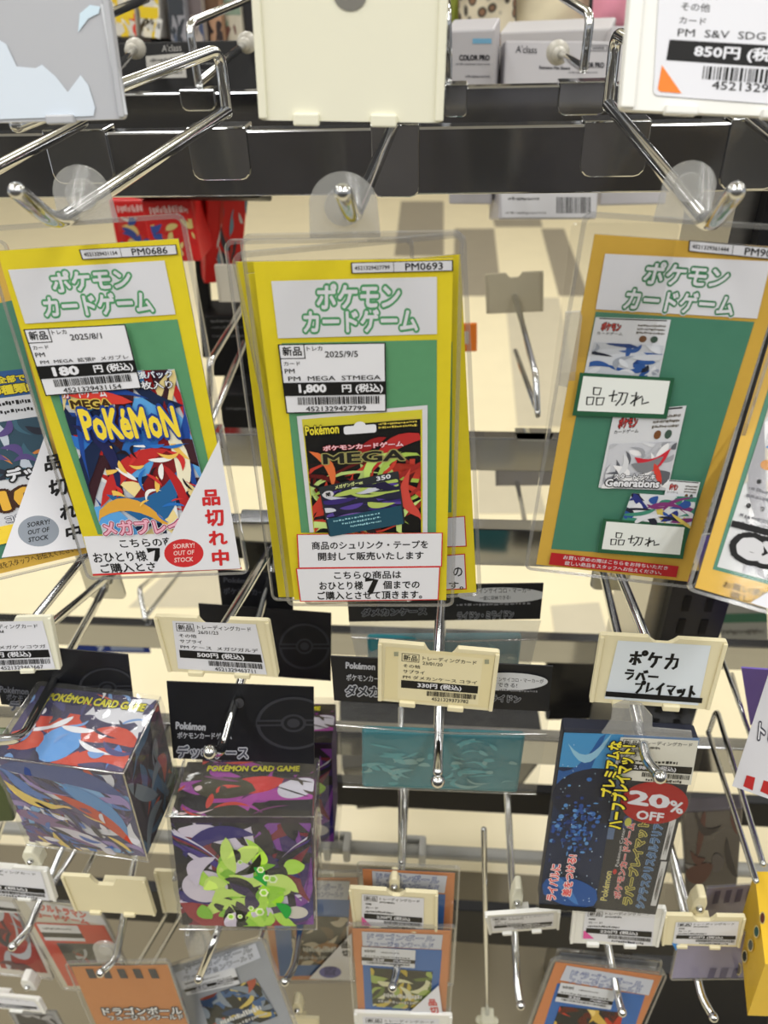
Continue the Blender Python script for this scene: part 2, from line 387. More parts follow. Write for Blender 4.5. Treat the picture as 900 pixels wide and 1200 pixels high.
def hook(label, group, arms, br=None, rail_=(YF, None), r=HR, ball=None, stopper=None, mat=CHROME, name='display_hook'):
    a0 = arms[0][1][0]; t = thing(name, label, 'hook', at(*arms[0][1][-1]), group)
    for nm, pts in arms:
        b = MB(); b.tube([at(*p) for p in pts], r, 12); ARM = b.build(nm, mat, t, True)
    if ball:
        b = MB(); b.ball(at(*ball[:3]), ball[3]); b.build('ball_tip', mat, ARM, True)
    if br: bracket(br[0], br[1], br[2], rail_[0], rail_[1], t)
    if stopper:
        x, y, Y, rr = stopper; c = at(x, y, Y); b = MB()
        b.tube([c - np.array([0, .012, 0]), c + np.array([0, .002, 0])], rr * .6, 14); b.tube([c, c + np.array([0, .004, 0])], rr, 18)
        b.build('stopper', noisy('dull_stopper', (176, 173, 164), .05, 40, .4), t, True)
    return t
YB = YF - .008
G1 = 'front hooks of the top bar'
hook('large chrome hook with upright bend, leftmost upturned tip in the top row', G1,
     [('label_arm', [(20, 146, .335), (257, 57, YB), (266, 132, YB)]), ('product_arm', [(266, 130, YB), (66, 263, .288), (20, 224, .27)])], (228, 296, 211), (YF, Z1))
hook('chrome hook whose thick upturned tip stands before the centre price card', G1,
     [('label_arm', [(412, 60, .34), (468, 20, YB), (461, 148, YB)]), ('product_arm', [(461, 147, YB), (413, 256, .285), (402, 226, .272)])], (437, 492, 231), (YF, Z1))
hook('chrome hook at upper right with tip bent up to the right', G1,
     [('label_arm', [(850, 112, .335), (722, 38, YB), (713, 124, YB)]), ('product_arm', [(713, 122, YB), (832, 266, .288), (862, 224, .27)])], (678, 754, 207), (YF, Z1))
hook('chrome hook cut off by the left edge below the grey sign holder', G1,
     [('product_arm', [(97, 143, YB), (-60, 226, .33), (-90, 200, .32)])], (66, 137, 215), (YF, Z1))
hook('chrome hook cut off by the right edge behind the bent-up tip', G1,
     [('product_arm', [(880, 140, YB), (985, 226, .33), (1005, 200, .32)])], (840, 906, 222), (YF, Z1))
G2 = 'rear hooks facing the far side'
hook('rear chrome hook with white stopper against the black box, behind the large left hook', G2,
     [('label_arm', [(320, -14, .80), (221, 28, .632), (233, 98, .632)]), ('product_arm', [(233, 97, .632), (289, 50, .79)])], (214, 255, 130), (YR, Z1R), stopper=(289, 50, .79, .0085))
hook('rear chrome hook with stopper beside the edge of the grey sign holder', G2,
     [('label_arm', [(172, -2, .76), (120, 20, .632), (128, 92, .632)]), ('product_arm', [(128, 92, .632), (157, 58, .78)])], (105, 140, 130), (YR, Z1R), stopper=(158, 57, .79, .0085))
hook('rear chrome hook with stopper in front of the white standing boxes', G2,
     [('label_arm', [(630, -22, .80), (692, 17, .632), (684, 80, .632)]), ('product_arm', [(684, 80, .632), (655, 62, .76)])], (652, 710, 135), (YR, Z1R), stopper=(654, 62, .765, .0095))
hook('rear chrome hook mostly hidden by the cream sign holder', G2,
     [('label_arm', [(520, -20, .74), (524, 12, .632), (525, 92, .632)]), ('product_arm', [(525, 92, .632), (526, 66, .78)])], (521, 547, 137), (YR, Z1R))
hook('rear chrome hook on the second bar carrying the grey blank tag', G2,
     [('label_arm', [(603, 345, .805), (628, 440, .65), (630, 486, .632)]), ('product_arm', [(630, 484, .632), (604, 412, .76)]), ], (604, 647, 516), (YR, Z2R))
hook('rear chrome hook between the left and centre price cards', G2,
     [('label_arm', [(288, 354, .78), (246, 424, .632), (246, 500, .632)]), ('product_arm', [(246, 498, .632), (286, 402, .78)])], (232, 262, 530), (YR, Z2R))
hook('rear chrome hook in the gap below the second rear bar', G2,
     [('product_arm', [(617, 622, .66), (606, 566, .80)])], None)
hook('rear U-bent hook behind the two left hook wires', G2,
     [('label_arm', [(190, 668, .75), (163, 690, .66), (170, 724, .632)]), ('product_arm', [(170, 724, .632), (214, 668, .75)])], None)
G3 = 'front hooks of the second bar'
hook('black-looking chrome hook bending out of frame above the blue box at left', G3,
     [('label_arm', [(20, 764, .325), (125, 677, YB), (122, 692, YB)]), ('product_arm', [(122, 690, YB), (26, 866, .275), (-20, 868, .262)]), ], (105, 150, 700), (YF, Z2))
hook('thin chrome wire hook left of the pair above the left tag', G3,
     [('product_arm', [(112, 636, YB), (-20, 800, .30)])], None)
hook('chrome hook with ball tip through the black header of the green and purple box', G3,
     [('label_arm', [(258, 742, .325), (319, 640, YB), (318, 672, YB)]), ('product_arm', [(318, 670, YB), (259, 882, .286), (247, 880, .275)])], (292, 340, 690), (YF, Z2), ball=(246, 881, .274, .0042))
hook('straight chrome hook with ball tip over the teal case', G3,
     [('label_arm', [(513, 770, .325), (520, 640, YB), (519, 670, YB)]), ('product_arm', [(519, 668, YB), (513, 904, .282)])], (495, 545, 690), (YF, Z2), ball=(513, 915, .279, .0043))
hook('chrome hook holding the dark blue discount pack', G3,
     [('label_arm', [(770, 780, .325), (713, 640, YB), (712, 672, YB)]), ('product_arm', [(706, 668, YB), (758, 892, .283), (772, 908, .272)])], (690, 735, 690), (YF, Z2), ball=(773, 910, .271, .004))
hook('empty bent chrome wire hook at the right edge, in front of the striped flyer', G3,
     [('label_arm', [(894, 1012, .30), (840, 831, YB), (830, 860, YB)]), ('product_arm', [(830, 858, YB), (886, 1032, .30)])], None, r=.0021)
hook('thin chrome wire reaching down between the slotted upright and the striped flyer', G3,
     [('product_arm', [(846, 770, YB), (893, 900, .35)])], None, r=.0016)
hook('thin chrome wire right of the handwritten tag, beside the slotted upright', G3,
     [('product_arm', [(858, 790, YB), (872, 842, .40)])], None, r=.0016)
# ------------------------------------------------------------------ tag holders on the hooks' label arms
def holder(label, c4, Y, mat=CREAM, art=None, notch=(.38, .66, .16), group='price tag holders', name='price_tag_holder', clip=True, free=15., hole=False, rim=.035, mount=True, tk=.0028):
    c = Card(c4, Y, free); t = thing(name, label, 'tag holder', c.pt(0, 0), group); F = c.rect(); w, h = c.w, c.h
    o = rounded(0, 0, 1, 1, .025, 4, w / h)
    if notch:
        a, e, d = notch; L = [p for p in o]
        o = L[:0] + [p for p in L]
        top = [(e, 0), (e - .03, d * .5), (e - .06, d * .85), (a + .06, d * .85), (a + .03, d * .5), (a, 0)]
        # outline starts at top right corner; its end is the top left corner
        o = o + [(a, 0), (a + .03, d * .55), (a + .07, d), (e - .07, d), (e - .03, d * .55), (e, 0)]
    b = MB(); b.prism([c.pt(*F(*p)) for p in o], -c.n * tk)
    PLATE = b.build('plate', mat, t)
    for u0, u1 in ((0, rim), (1 - rim, 1)):
        b = MB(); b.prism([c.pt(*F(*p), .0012) for p in ((u0, .02), (u1, .02), (u1, .99), (u0, .99))], -c.n * .0013)
        r = b.build('side_rim', mat, t)
        bv = r.modifiers.new('b', 'BEVEL'); bv.width = .0005; bv.segments = 2
    if clip:
        for u in (.26, .68):
            b = MB(); b.prism([c.pt(*F(*p), .0022) for p in ((u - .07, .95), (u + .07, .95), (u + .07, 1.03), (u - .07, 1.03))], -c.n * .0035); q = b.build('clip', mat, PLATE)
            bv = q.modifiers.new('b', 'BEVEL'); bv.width = .0006; bv.segments = 2
    if mount:
        b = MB(); b.prism([c.pt(*F(*p), -tk) for p in ((.42, .3), (.6, .3), (.6, .75), (.42, .75))], -c.n * .008); b.build('mount', mat, t)
    if hole:
        a = Art(c, .0003); a.ell(F, *hole, ink(120, 118, 112)); a.build('hole', t)
    if art:
        a = Art(c, .0004); art(a, c); a.build('price_label', t)
    return c, t
GH = 'large sign holders above the top row'
def art850(a, c):
    Q = c.quad((772, -10), (985, -2), (978, 128), (765, 112)); a.poly(Q, rounded(0, 0, 1, 1, .03, 4, 1.6), WH)
    P = c.quad
    a.text(P((800, -14), (842, -14), (840, 0), (799, 0)), 0, 0, 1, 1, '新品', BK, .01)
    a.text(P((798, 3), (832, 5), (831, 15), (797, 13)), 0, 0, 1, 1, 'その他', BK, .012); a.text(P((796, 20), (827, 22), (826, 30), (795, 28)), 0, 0, 1, 1, 'カード', BK, .012)
    a.text(P((794, 34), (897, 39), (896, 48), (793, 43)), 0, 0, 1, 1, 'PM  S&V  SDG', BK, .005)
    B = P((784, 47), (975, 58), (972, 84), (780, 71)); a.box(B, 0, 0, 1, 1, BK); a.text(B, .16, .14, .78, .86, '850円 (税込)', WH, .03)
    B = P((824, 78), (978, 86), (975, 104), (822, 93)); a.bars(B, 0, 0, 1, 1, BK, 3)
    a.text(P((834, 95), (958, 103), (957, 113), (833, 105)), 0, 0, 1, 1, '4521329361444', BK, .008)
    a.poly(c.px(), [(775, 77), (798, 110), (773, 108), (770, 105)], ink(240, 128, 48))
holder('cream sign holder plate with a round hole, centre of the top edge', [(293, -60), (528, -60), (519, 143), (302, 142)], .315, IVORY, None, None, GH, 'sign_holder', hole=(.505, .245, .085, .095), rim=.045, free=25)
b_c, b_t = holder('white sign holder with 850 yen sticker, upper right corner', [(742, -20), (1010, -6), (1000, 142), (723, 127)], .31, WHITEP, art850, None, GH, 'sign_holder', rim=.06, free=25)
PEEL = noisy('worn_grey_plastic', (174, 176, 182), .03, 6, .3, .45)
def peel(a, c):
    P = c.px()
    a.poly(P, [(-60, 10), (8, 52), (20, 78), (42, 80), (50, 76), (66, 90), (80, 108), (95, 88), (104, 100), (112, 126), (110, 136), (-60, 142)], ink(206, 216, 228))
    a.poly(P, [(92, 38), (94, 16), (106, 6), (118, 8), (116, 16), (104, 22)], ink(200, 220, 238))
    a.poly(P, [(118, 5), (124, 5), (150, 134), (141, 135)], ink(206, 209, 214))
holder('grey clear sign holder with peeling sheet, upper left corner', [(-110, 2), (122, -4), (153, 138), (-90, 148)], .315, PEEL, peel, None, GH, 'sign_holder', rim=.03, free=25)
def lab(q, cat, date, lines, price, num, seed, s=WH):
    def f(a, c): price_label(a, c.quad(*q), cat, date, lines, price, num, seed, True, s)
    return f
TC = 'トレーディングカード'
holder('ivory tag holder cut off by the left edge, above the blue box', [(-62, 726), (58, 722), (74, 784), (-52, 789)], .31, IVORY,
       lab([(-52, 729), (50, 727), (65, 783), (-44, 787)], TC, '~13', ['~', '~', 'PM ケース  メガゲッコウガ'], '500円 (税込)', '4521329463667', 5))
holder('cream tag holder reading 500 yen, above the green and purple box', [(181, 722), (314, 728), (328, 793), (196, 787)], .31, CREAM,
       lab([(202, 727), (300, 731), (313, 790), (209, 783)], TC, '26/01/23', ['その他', 'サプライ', 'PM ケース  メガジガルデ'], '500円 (税込)', '4521329463711', 6))
def a330(a, c):
    a.box(c.quad((452, 757), (580, 768), (572, 829), (450, 818)), 0, 0, 1, 1, noisy('old_label', (222, 210, 165), .03, 60, .5))
    price_label(a, c.quad((467, 762), (566, 771), (560, 825), (466, 818)), TC, '23/01/20', ['その他', 'サプライ', 'PM ダメカンケース コライ'], '330円 (税込)', '4521329373782', 7, True, ink(226, 216, 178))
    for q in ((462, 763, 467, 768), (568, 772, 573, 777)): a.box(c.px(), *q, ink(150, 152, 128))
holder('yellowed tag holder reading 330 yen, over the teal case', [(443, 752), (586, 765), (577, 833), (443, 821)], .305, CREAM, a330)
HAND = {'ポ': [[(0, .3), (.7, .28)], [(.35, .05), (.35, .95), (.25, .88)], [(.15, .5), (.03, .75)], [(.52, .5), (.7, .74)], 'o'],
        'ケ': [[(.3, .05), (.1, .5)], [(.2, .3), (.9, .28)], [(.6, .3), (.55, .65), (.35, .95)]],
        'カ': [[(.05, .35), (.85, .32), (.8, .8), (.62, .92)], [(.45, .05), (.4, .5), (.1, .95)]],
        'ラ': [[(.2, .1), (.75, .1)], [(.05, .4), (.85, .38), (.75, .65), (.4, .95)]],
        'バ': [[(.3, .3), (.05, .9)], [(.5, .3), (.85, .85)], [(.72, .05), (.8, .2)], [(.9, .0), (.98, .15)]], 'ー': [[(.05, .5), (.95, .48)]],
        'プ': [[(.05, .25), (.8, .22), (.7, .6), (.35, .95)], 'o'], 'レ': [[(.25, .1), (.22, .85), (.9, .5)]],
        'イ': [[(.8, .05), (.1, .55)], [(.5, .35), (.5, .95)]], 'マ': [[(.05, .2), (.95, .18), (.55, .65)], [(.3, .5), (.65, .85)]],
        'ッ': [[(.1, .45), (.2, .65)], [(.4, .4), (.5, .6)], [(.85, .35), (.75, .75), (.45, .95)]], 'ト': [[(.35, .05), (.35, .98)], [(.35, .4), (.85, .65)]],
        '品': [[(.3, .08), (.34, .42), (.66, .42), (.72, .06), (.3, .08)], [(.02, .58), (.06, .95), (.38, .93), (.4, .56), (.02, .58)], [(.56, .58), (.6, .95), (.92, .93), (.97, .55), (.56, .58)]],
        '切': [[(.0, .42), (.42, .32)], [(.22, .1), (.2, .75), (.42, .68)], [(.5, .2), (1, .16), (.92, .8), (.78, .9)], [(.72, .2), (.66, .6), (.46, .95)]],
        'れ': [[(.25, .05), (.25, .95)], [(.02, .3), (.4, .26), (.04, .8)], [(.3, .55), (.6, .25), (.66, .5), (.66, .82), (1, .66)]]}
def write(a, F, t, w, m, cells=None):
    n = len(t)
    for i, ch in enumerate(t):
        G = sub(F, i / n + .02, 0, (i + .88) / n, 1)
        for s_ in HAND[ch]:
            if s_ == 'o': s_ = [(.95 + .13 * math.cos(q), .1 + .13 * math.sin(q)) for q in np.linspace(0, 6.3, 12)]
            a.stroke(G, s_, w, m)
def ahand(a, c):
    a.poly(c.quad((724, 750), (833, 756), (818, 826), (708, 818)), [(0, 0), (1, 0), (1, 1), (0, 1)], ink(214, 222, 230))
    P = c.quad
    write(a, P((739, 762), (800, 766), (797, 785), (736, 779)), 'ポケカ', .0017, BK); write(a, P((733, 783), (774, 787), (771, 799), (730, 795)), 'ラバー', .0015, BK)
    write(a, P((744, 797), (818, 803), (815, 818), (741, 811)), 'プレイマット', .0015, BK)
    a.box(P((710, 809), (823, 817), (822, 823), (709, 815)), 0, 0, 1, 1, BK)
holder('cream tag holder with three handwritten black lines, above the discount pack', [(704, 744), (853, 752), (832, 832), (690, 822)], .305, CREAM, ahand, (.38, .62, .08))
holder('plain grey-beige blank tag seen on the far side between the centre and right cards', [(567, 321), (637, 319), (637, 365), (571, 368)], .80, noisy('tag_back', (176, 168, 146), .04, 30, .5), None, (.36, .64, .12), 'blank tags on the far side', clip=False)
holder('pale blank tag on the far side between the left and centre cards', [(250, 311), (300, 310), (300, 354), (258, 354)], .79, noisy('tag_back_pale', (198, 192, 178), .04, 30, .5), None, None, 'blank tags on the far side', clip=False)
holder('grey blank tag low on the far side under the second rear bar', [(579, 550), (652, 549), (650, 569), (582, 569)], .80, noisy('tag_grey', (150, 146, 142), .04, 30, .5), None, None, 'blank tags on the far side', clip=False)
G7 = 'price tag holders'
holder('white tag holder reading 198 yen, at the left edge below the blue box', [(-60, 1010), (53, 1019), (69, 1056), (-50, 1046)], .295, WHITEP,
       lab([(-48, 1013), (48, 1021), (58, 1055), (-45, 1045)], TC, '~', ['~', '~', '~'], '198円 (税込)', '~', 15), group=G7)
holder('empty cream tag holder left of the green and purple box', [(71, 1026), (170, 1032), (183, 1073), (88, 1067)], .295, CREAM, None, (.34, .66, .2))
holder('empty cream tag holder half hidden behind the green and purple box', [(180, 1021), (290, 1026), (296, 1075), (191, 1069)], .345, CREAM, None, (.34, .66, .2))
holder('pale tag holder end showing right of the green and purple box', [(330, 1022), (392, 1024), (390, 1067), (334, 1064)], .40, IVORY, None, None)
def pink(c4, tri, seed, price='220円 (税込)'):
    def f(a, c):
        price_label(a, c.quad(*c4), TC, '~', ['~', 'カード', '~DBSCG'], price, '~', seed, True)
        if tri: a.poly(c.px(), tri[0], tri[1])
    return f
PK = ink(222, 90, 160)
holder('cream tag holder reading 220 yen above the orange card at bottom centre', [(408, 1041), (514, 1048), (512, 1092), (415, 1086)], .295, CREAM,
       pink([(424, 1047), (497, 1052), (496, 1090), (424, 1084)], ([(424, 1073), (436, 1085), (424, 1084)], PK), 21), (.42, .64, .12))
holder('white tag holder reading 220 yen right below the discount pack', [(673, 1064), (781, 1062), (772, 1112), (667, 1102)], .290, WHITEP,
       pink([(686, 1066), (768, 1066), (764, 1108), (682, 1100)], ([(684, 1089), (696, 1099), (683, 1099)], PK), 22), None)
holder('cream tag holder reading 220 yen beside the yellow box', [(779, 1073), (874, 1075), (867, 1110), (775, 1107)], .290, CREAM,
       pink([(792, 1080), (866, 1079), (862, 1107), (788, 1105)], ([(787, 1104), (797, 1106), (792, 1113)], ink(60, 140, 220)), 23), (.35, .65, .16))
holder('white tag holder tipped flat on the hook right of centre bottom', [(568, 1073), (657, 1067), (655, 1088), (573, 1094)], .295, WHITEP,
       pink([(574, 1075), (649, 1070), (648, 1085), (577, 1091)], None, 24), None, free=1.5)
holder('white tag holder tipped flat at the lower left edge', [(-60, 1160), (45, 1172), (55, 1186), (-52, 1178)], .29, WHITEP,
       pink([(-50, 1162), (40, 1173), (48, 1184), (-45, 1176)], None, 25), None, free=1.5)
holder('cream tag holder tilted at the bottom edge below the grey card', [(335, 1193), (372, 1194), (376, 1215), (333, 1213)], .30, CREAM, None, None)
holder('white tag holder at the bottom edge below the orange card', [(415, 1187), (530, 1190), (528, 1230), (417, 1226)], .285, WHITEP,
       pink([(425, 1191), (515, 1194), (514, 1228), (426, 1224)], None, 26), None)
BACKSHADE = noisy('shade_dark_back', (92, 90, 92), .1, 100, .7, .2)  # unseen card backs, added dark so the chrome bars do not mirror yellow
# ------------------------------------------------------------------ hanging price cards
def card(label, c4, Y, insert, sleeve=(.06, .05, .055, .03), tab=None, free=12., hang=True, group='hanging price cards', tabr=None, name='price_card', film=True, card=None):
    """paper insert in a clear sleeve with a hang tab; sleeve = margins left, top, right, bottom in card fractions"""
    c = card or Card(c4, Y, free); t = thing(name, label, 'price card', c.pt(0, c.h / 2), group); F = c.rect()
    b = MB(); K = ((0, 0), (1, 0), (1, 1), (0, 1)); b.prism([c.pt(*F(*p)) for p in K], -c.n * .0003); b.prism([c.pt(*F(*p), -.0003) for p in K], -c.n * .0006, 1); b.build('paper_insert', [insert, BACKSHADE], t)
    l, tp, r, bt = sleeve; asp = c.w / c.h
    out = rounded(-l, -tp, 1 + r, 1 + bt, .05, 5, asp); inn = rounded(-l + .022, -tp + .022 * asp, 1 + r - .022, 1 + bt - .022 * asp, .035, 5, asp)
    b = MB(); zf, zb = .0011, -.0014; n = len(out)
    O = [c.pt(*F(*p), zf) for p in out]; I = [c.pt(*F(*p), zf) for p in inn]
    b.add(O + I, [(i, (i + 1) % n, n + (i + 1) % n, n + i) for i in range(n)], 0)
    b.add(O + [c.pt(*F(*p), zb) for p in out], [(i, n + i, n + (i + 1) % n, (i + 1) % n) for i in range(n)], 0)
    b.add(I, [list(range(n))], 1)
    b.build('sleeve', [EDGE, FILM], t)
    if tab is not None:
        u, v, ru = tab; rv = ru * asp * .95
        pts = [(u + ru * math.cos(q), v + rv * math.sin(q)) for q in np.linspace(math.pi * .98, 2.02 * math.pi, 18)]
        pts = [(u - ru * 1.05, -tp + .01)] + pts + [(u + ru * 1.05, -tp + .01)]
        b = MB(); b.prism([c.pt(*F(*p), .0006) for p in pts], -c.n * .0014)
        R2 = [(u + ru * .55 * math.cos(q), v + rv * .55 * math.sin(q)) for q in np.linspace(0, 2 * math.pi, 25)[:-1]]
        b.prism([c.pt(*F(*p), .0016) for p in R2], -c.n * .0032)
        b.build('hang_tab', TABM, t)
    return c, t
YEL = noisy('yellow_paper', (226, 207, 42), .05, 220, .55, .3); GOLD = noisy('gold_paper', (208, 168, 70), .05, 220, .55, .3)
GRN = noisy('green_print', (94, 154, 112), .05, 220, .55, .3); GRD = noisy('deep_green_print', (72, 128, 106), .05, 220, .55, .3)
RED = (196, 40, 44)
def panel(c, t, name, q, m, z=.0002, label=None):
    a = Art(c, z); a.box(c.quad(*q), 0, 0, 1, 1, m); return a.build(name, t, label)
C3 = Card([(296.5, 306.5), (531, 303), (523, 703), (345, 703)], .290, 12.)
# --- centre card, 1,800 yen, with two more behind it
c, t = card('yellow price card with green deck code PM0693, right-hand sheet behind the centre card', None, 0, YEL, (.05, .05, .03, .01), card=C3.on(-.0075, [(306, 318), (544, 300), (555, 693), (352, 706)]))
a = Art(c, .0003); P = c.quad
a.box(P((520, 400), (530, 400), (529, 600), (520, 600)), 0, 0, 1, 1, GRN)
for y0, y1 in ((604, 644), (648, 694)):
    B = P((440, y0 + 8), (545, y0), (547, y1 - 4), (440, y1)); a.box(B, 0, 0, 1, 1, WH); a.frame(B, 0, 0, 1, 1, .012, ink(*RED), .03)
a.text(P((531, 664), (542, 664), (542, 675), (531, 675)), 0, 0, 1, 1, 'の', BK, .02); a.text(P((526, 681), (543, 681), (543, 690), (526, 690)), 0, 0, 1, 1, 'す。', BK, .02)
a.build('notice', t)
c, t = card('yellow price card peeking out lower left behind the centre card', None, 0, YEL, (.05, .05, .03, .01), card=C3.on(-.013, [(292, 306), (480, 306), (480, 700), (314, 700)]))
c, t = card('yellow price card reading 1,800 yen at the centre, frontmost of its stack', None, 0, YEL, (.05, .06, .05, .02), tab=(.47, -.115, .165), card=C3)
panel(c, t, 'green_panel', [(330, 402), (512, 398), (511, 624), (353, 624)], GRN)
a = Art(c, .0004); a.box(c.quad((318, 329), (512, 324), (512, 391), (326, 396)), 0, 0, 1, 1, WH)
logo(a, c.quad((371, 332), (470, 331), (468, 360), (371, 362)), c.quad((355, 363), (489, 361), (490, 388), (356, 390)), WH, GR); a.build('title_banner', t)
def pack_black(a, c, Q, lower=True):
    """foil pack picture: black with red and lime streaks"""
    a.box(Q, 0, 0, 1, 1, WH); G = sub(Q, .035, .03, .96, 1); a.box(G, 0, 0, 1, 1, ink(214, 205, 60)); G = sub(G, .01, .075, .985, 1)
    a.box(G, 0, 0, 1, 1, BK); a.burst(sub(G, 0, .35, 1, 1), [(150, 40, 36), (196, 62, 48), (96, 20, 22), (168, 196, 84), (190, 214, 130), (30, 22, 30)], 46, 4, (.4, 1.0), (.03, .1))
    a.blade(G, .8, .25, .6, .12, -.5, .2, ink(176, 44, 44)); a.blade(G, .55, .22, .35, .08, -.6, .1, ink(140, 26, 30)); a.blade(G, .15, .38, .4, .08, 1.1, .2, ink(214, 110, 60))
    a.blade(G, .62, .43, .5, .07, -.95, .35, ink(186, 214, 112)); a.blade(G, .78, .42, .6, .05, -.6, .3, ink(160, 190, 84)); a.blade(G, .93, .68, .5, .1, 1.2, -.3, ink(196, 70, 60))
    a.text(G, .01, -.02, .3, .07, 'Pokémon', ink(222, 208, 60), .03, (BK, .06)); a.poly(G, rounded(.34, .01, .62, .085, .02, 3), WH); a.ell(G, .48, .015, .05, .04, WH)
    for k in range(3): a.text(G, .64, -.03 + .032 * k, .97, -.008 + .032 * k, '~', ink(210, 190, 80), .01)
    a.text(G, .15, .175, .85, .225, 'ポケモンカードゲーム', ink(226, 190, 200), .04, (ink(160, 36, 44), .07))
    a.text(G, .14, .25, .86, .35, 'MEGA', ink(28, 28, 26), .03, (ink(150, 145, 90), .06))
    C = lambda u, v: G(.08 + .72 * u + .04 * v + .0, .56 - .12 * u + .36 * v + .0)
    a.poly(C, rounded(0, 0, 1, 1.3, .03), ink(40, 44, 50)); a.poly(C, rounded(.02, .15, .98, 1.3, .03), ink(36, 36, 60))
    a.burst(sub(C, .02, .18, .98, .85), [(84, 64, 150), (54, 40, 110), (120, 92, 170), (30, 26, 60), (196, 200, 214), (170, 190, 96)], 26, 9, (.25, .7), (.06, .2), .5)
    a.box(C, .02, .84, .98, 1.3, ink(28, 72, 92)); a.box(C, 0, 0, 1, .16, ink(40, 44, 50))
    a.text(C, .2, .03, .55, .13, 'メガゲンガーex', ink(214, 224, 150), .03); a.text(C, .72, .02, .9, .13, '350', WH, .03); a.ell(C, .1, .22, .07, .09, ink(200, 200, 206)); a.text(C, .07, .17, .13, .27, '闇', BK, .03)
    for k in range(3): a.text(C, .1 + .1 * k, .9 + .1 * k, .7, .95 + .1 * k, '~', ink(150, 200, 214), 0)
a = Art(c, .0006); pack_black(a, c, c.quad((348, 487), (501, 474), (501, 623), (363, 623))); a.build('product_picture', t)
a = Art(c, .0012); price_label(a, c.quad((326, 402), (452, 400), (453, 481), (336, 483)), 'トレカ', '2025/9/5', ['カード', 'PM', 'PM  MEGA  STMEGA'], '1,800', '4521329427799', 31); a.build('price_label', t)
def code(c, t, q, num, pm):
    a = Art(c, .0006); B = c.quad(*q); a.box(B, 0, 0, 1, 1, WH); a.frame(B, 0, 0, 1, 1, .012, BK, .07); a.box(B, .415, 0, .42, 1, BK)
    a.text(B, .035, .33, .38, .7, num, BK, .02); a.text(B, .53, .17, .9, .84, pm, BK, .015); a.build('code_strip', t)
code(c, t, [(411, 307), (531, 304), (531, 317), (412, 320)], '4521329427799', 'PM0693')
def note(c, t, q, rows, red=True, name='notice'):
    a = Art(c, .0013); B = c.quad(*q); a.box(B, 0, 0, 1, 1, WH)
    if red: a.frame(B, 0, 0, 1, 1, .008, ink(*RED), .025)
    for (u0, v0, u1, v1, s_) in rows: a.text(B, u0, v0, u1, v1, s_, BK, .022)
    return a, B
a, B = note(c, t, [(348, 624), (519, 622), (518, 662), (350, 664)], [(.1, .22, .9, .46, '商品のシュリンク・テープを'), (.14, .54, .87, .78, '開封して販売いたします')]); a.build('notice', t)
a, B = note(c, t, [(347, 664), (516, 662), (514, 701), (352, 703)], [(.26, .1, .73, .34, 'こちらの商品は'), (.15, .4, .46, .66, 'おひとり様'), (.6, .4, .86, .65, '個までの'), (.13, .7, .88, .95, 'ご購入とさせて頂きます。')])
a.stroke(B, [(.49, .36), (.55, .38), (.51, .72)], .0028, BK); a.build('notice', t)
# --- left card, 180 yen
def pack_blue(a, Q):
    a.box(Q, 0, 0, 1, 1, ink(206, 212, 222))
    a.burst(Q, [(44, 110, 190), (30, 70, 150), (230, 232, 236), (190, 40, 40), (150, 26, 30), (240, 214, 150), (90, 160, 220), (60, 30, 40), (20, 36, 70)], 60, 11, (.3, .9), (.05, .18))
    a.blade(Q, .62, .58, .9, .2, 2.3, .2, ink(120, 24, 30)); a.blade(Q, .4, .62, .8, .1, 2.7, -.1, ink(186, 44, 44)); a.blade(Q, .5, .76, .7, .17, -.2, -.25, ink(36, 96, 150))
    a.blade(Q, .82, .55, .5, .13, 1.6, .2, ink(232, 226, 200)); a.blade(Q, .3, .88, .7, .08, .1, .2, ink(216, 160, 60)); a.blade(Q, .75, .75, .4, .08, 1.4, .2, ink(176, 36, 40)); a.blade(Q, .2, .5, .5, .1, 1.1, .3, ink(30, 34, 80))
    a.burst(sub(Q, .2, .45, 1, .95), [(240, 240, 240), (232, 190, 90), (200, 50, 50), (40, 110, 190), (30, 20, 30)], 36, 12, (.1, .4), (.02, .07))
    a.blade(Q, .3, .14, .6, .08, .15, 0, ink(206, 60, 50)); a.text(Q, .04, .09, .4, .15, 'カードゲーム', WH, .03, (ink(190, 40, 44), .06)); a.text(Q, .08, .16, .42, .215, 'MEGA', ink(60, 40, 14), .05, (ink(214, 190, 90), .08))
    a.text(Q, .62, .0, .98, .045, '拡張パック', ink(226, 232, 240), .02, (ink(30, 60, 120), .05)); a.text(Q, .66, .06, .96, .11, '5枚入り', WH, .02, (BK, .06))
    a.text(Q, .12, .215, .92, .41, 'PoKéMoN', ink(236, 208, 62), .04, (ink(30, 62, 140), .07))
    a.text(Q, .02, .9, .88, .99, 'メガブレイブ', ink(226, 170, 190), .03, [(WH, .1), (ink(150, 40, 80), .06)])
c, t = card('yellow price card reading 180 yen with sold-out corner sticker, left of centre', [(-3, 293), (208, 281), (283, 665), (109, 673)], .290, YEL, (.05, .06, .055, .02), tab=(.54, -.12, .15))
C2 = c
panel(c, t, 'green_panel', [(33, 388), (208, 374), (262, 622), (115, 626)], GRN)
a = Art(c, .0004); a.box(c.quad((10, 316), (193, 305), (206, 368), (30, 379)), 0, 0, 1, 1, WH)
logo(a, c.quad((57, 318), (152, 313), (155, 337), (64, 343)), c.quad((49, 347), (175, 340), (182, 366), (54, 372)), WH, GR); a.build('title_banner', t)
a = Art(c, .0006); pack_blue(a, c.quad((62, 437), (205, 432), (254, 622), (122, 627))); a.build('product_picture', t)
a = Art(c, .0022); price_label(a, c.quad((30, 384), (149, 378), (168, 453), (56, 462)), 'トレカ', '2025/8/1', ['カード', 'PM', 'PM  MEGA  拡張P  メガブレ'], '180', '4521329431154', 32); a.build('price_label', t)
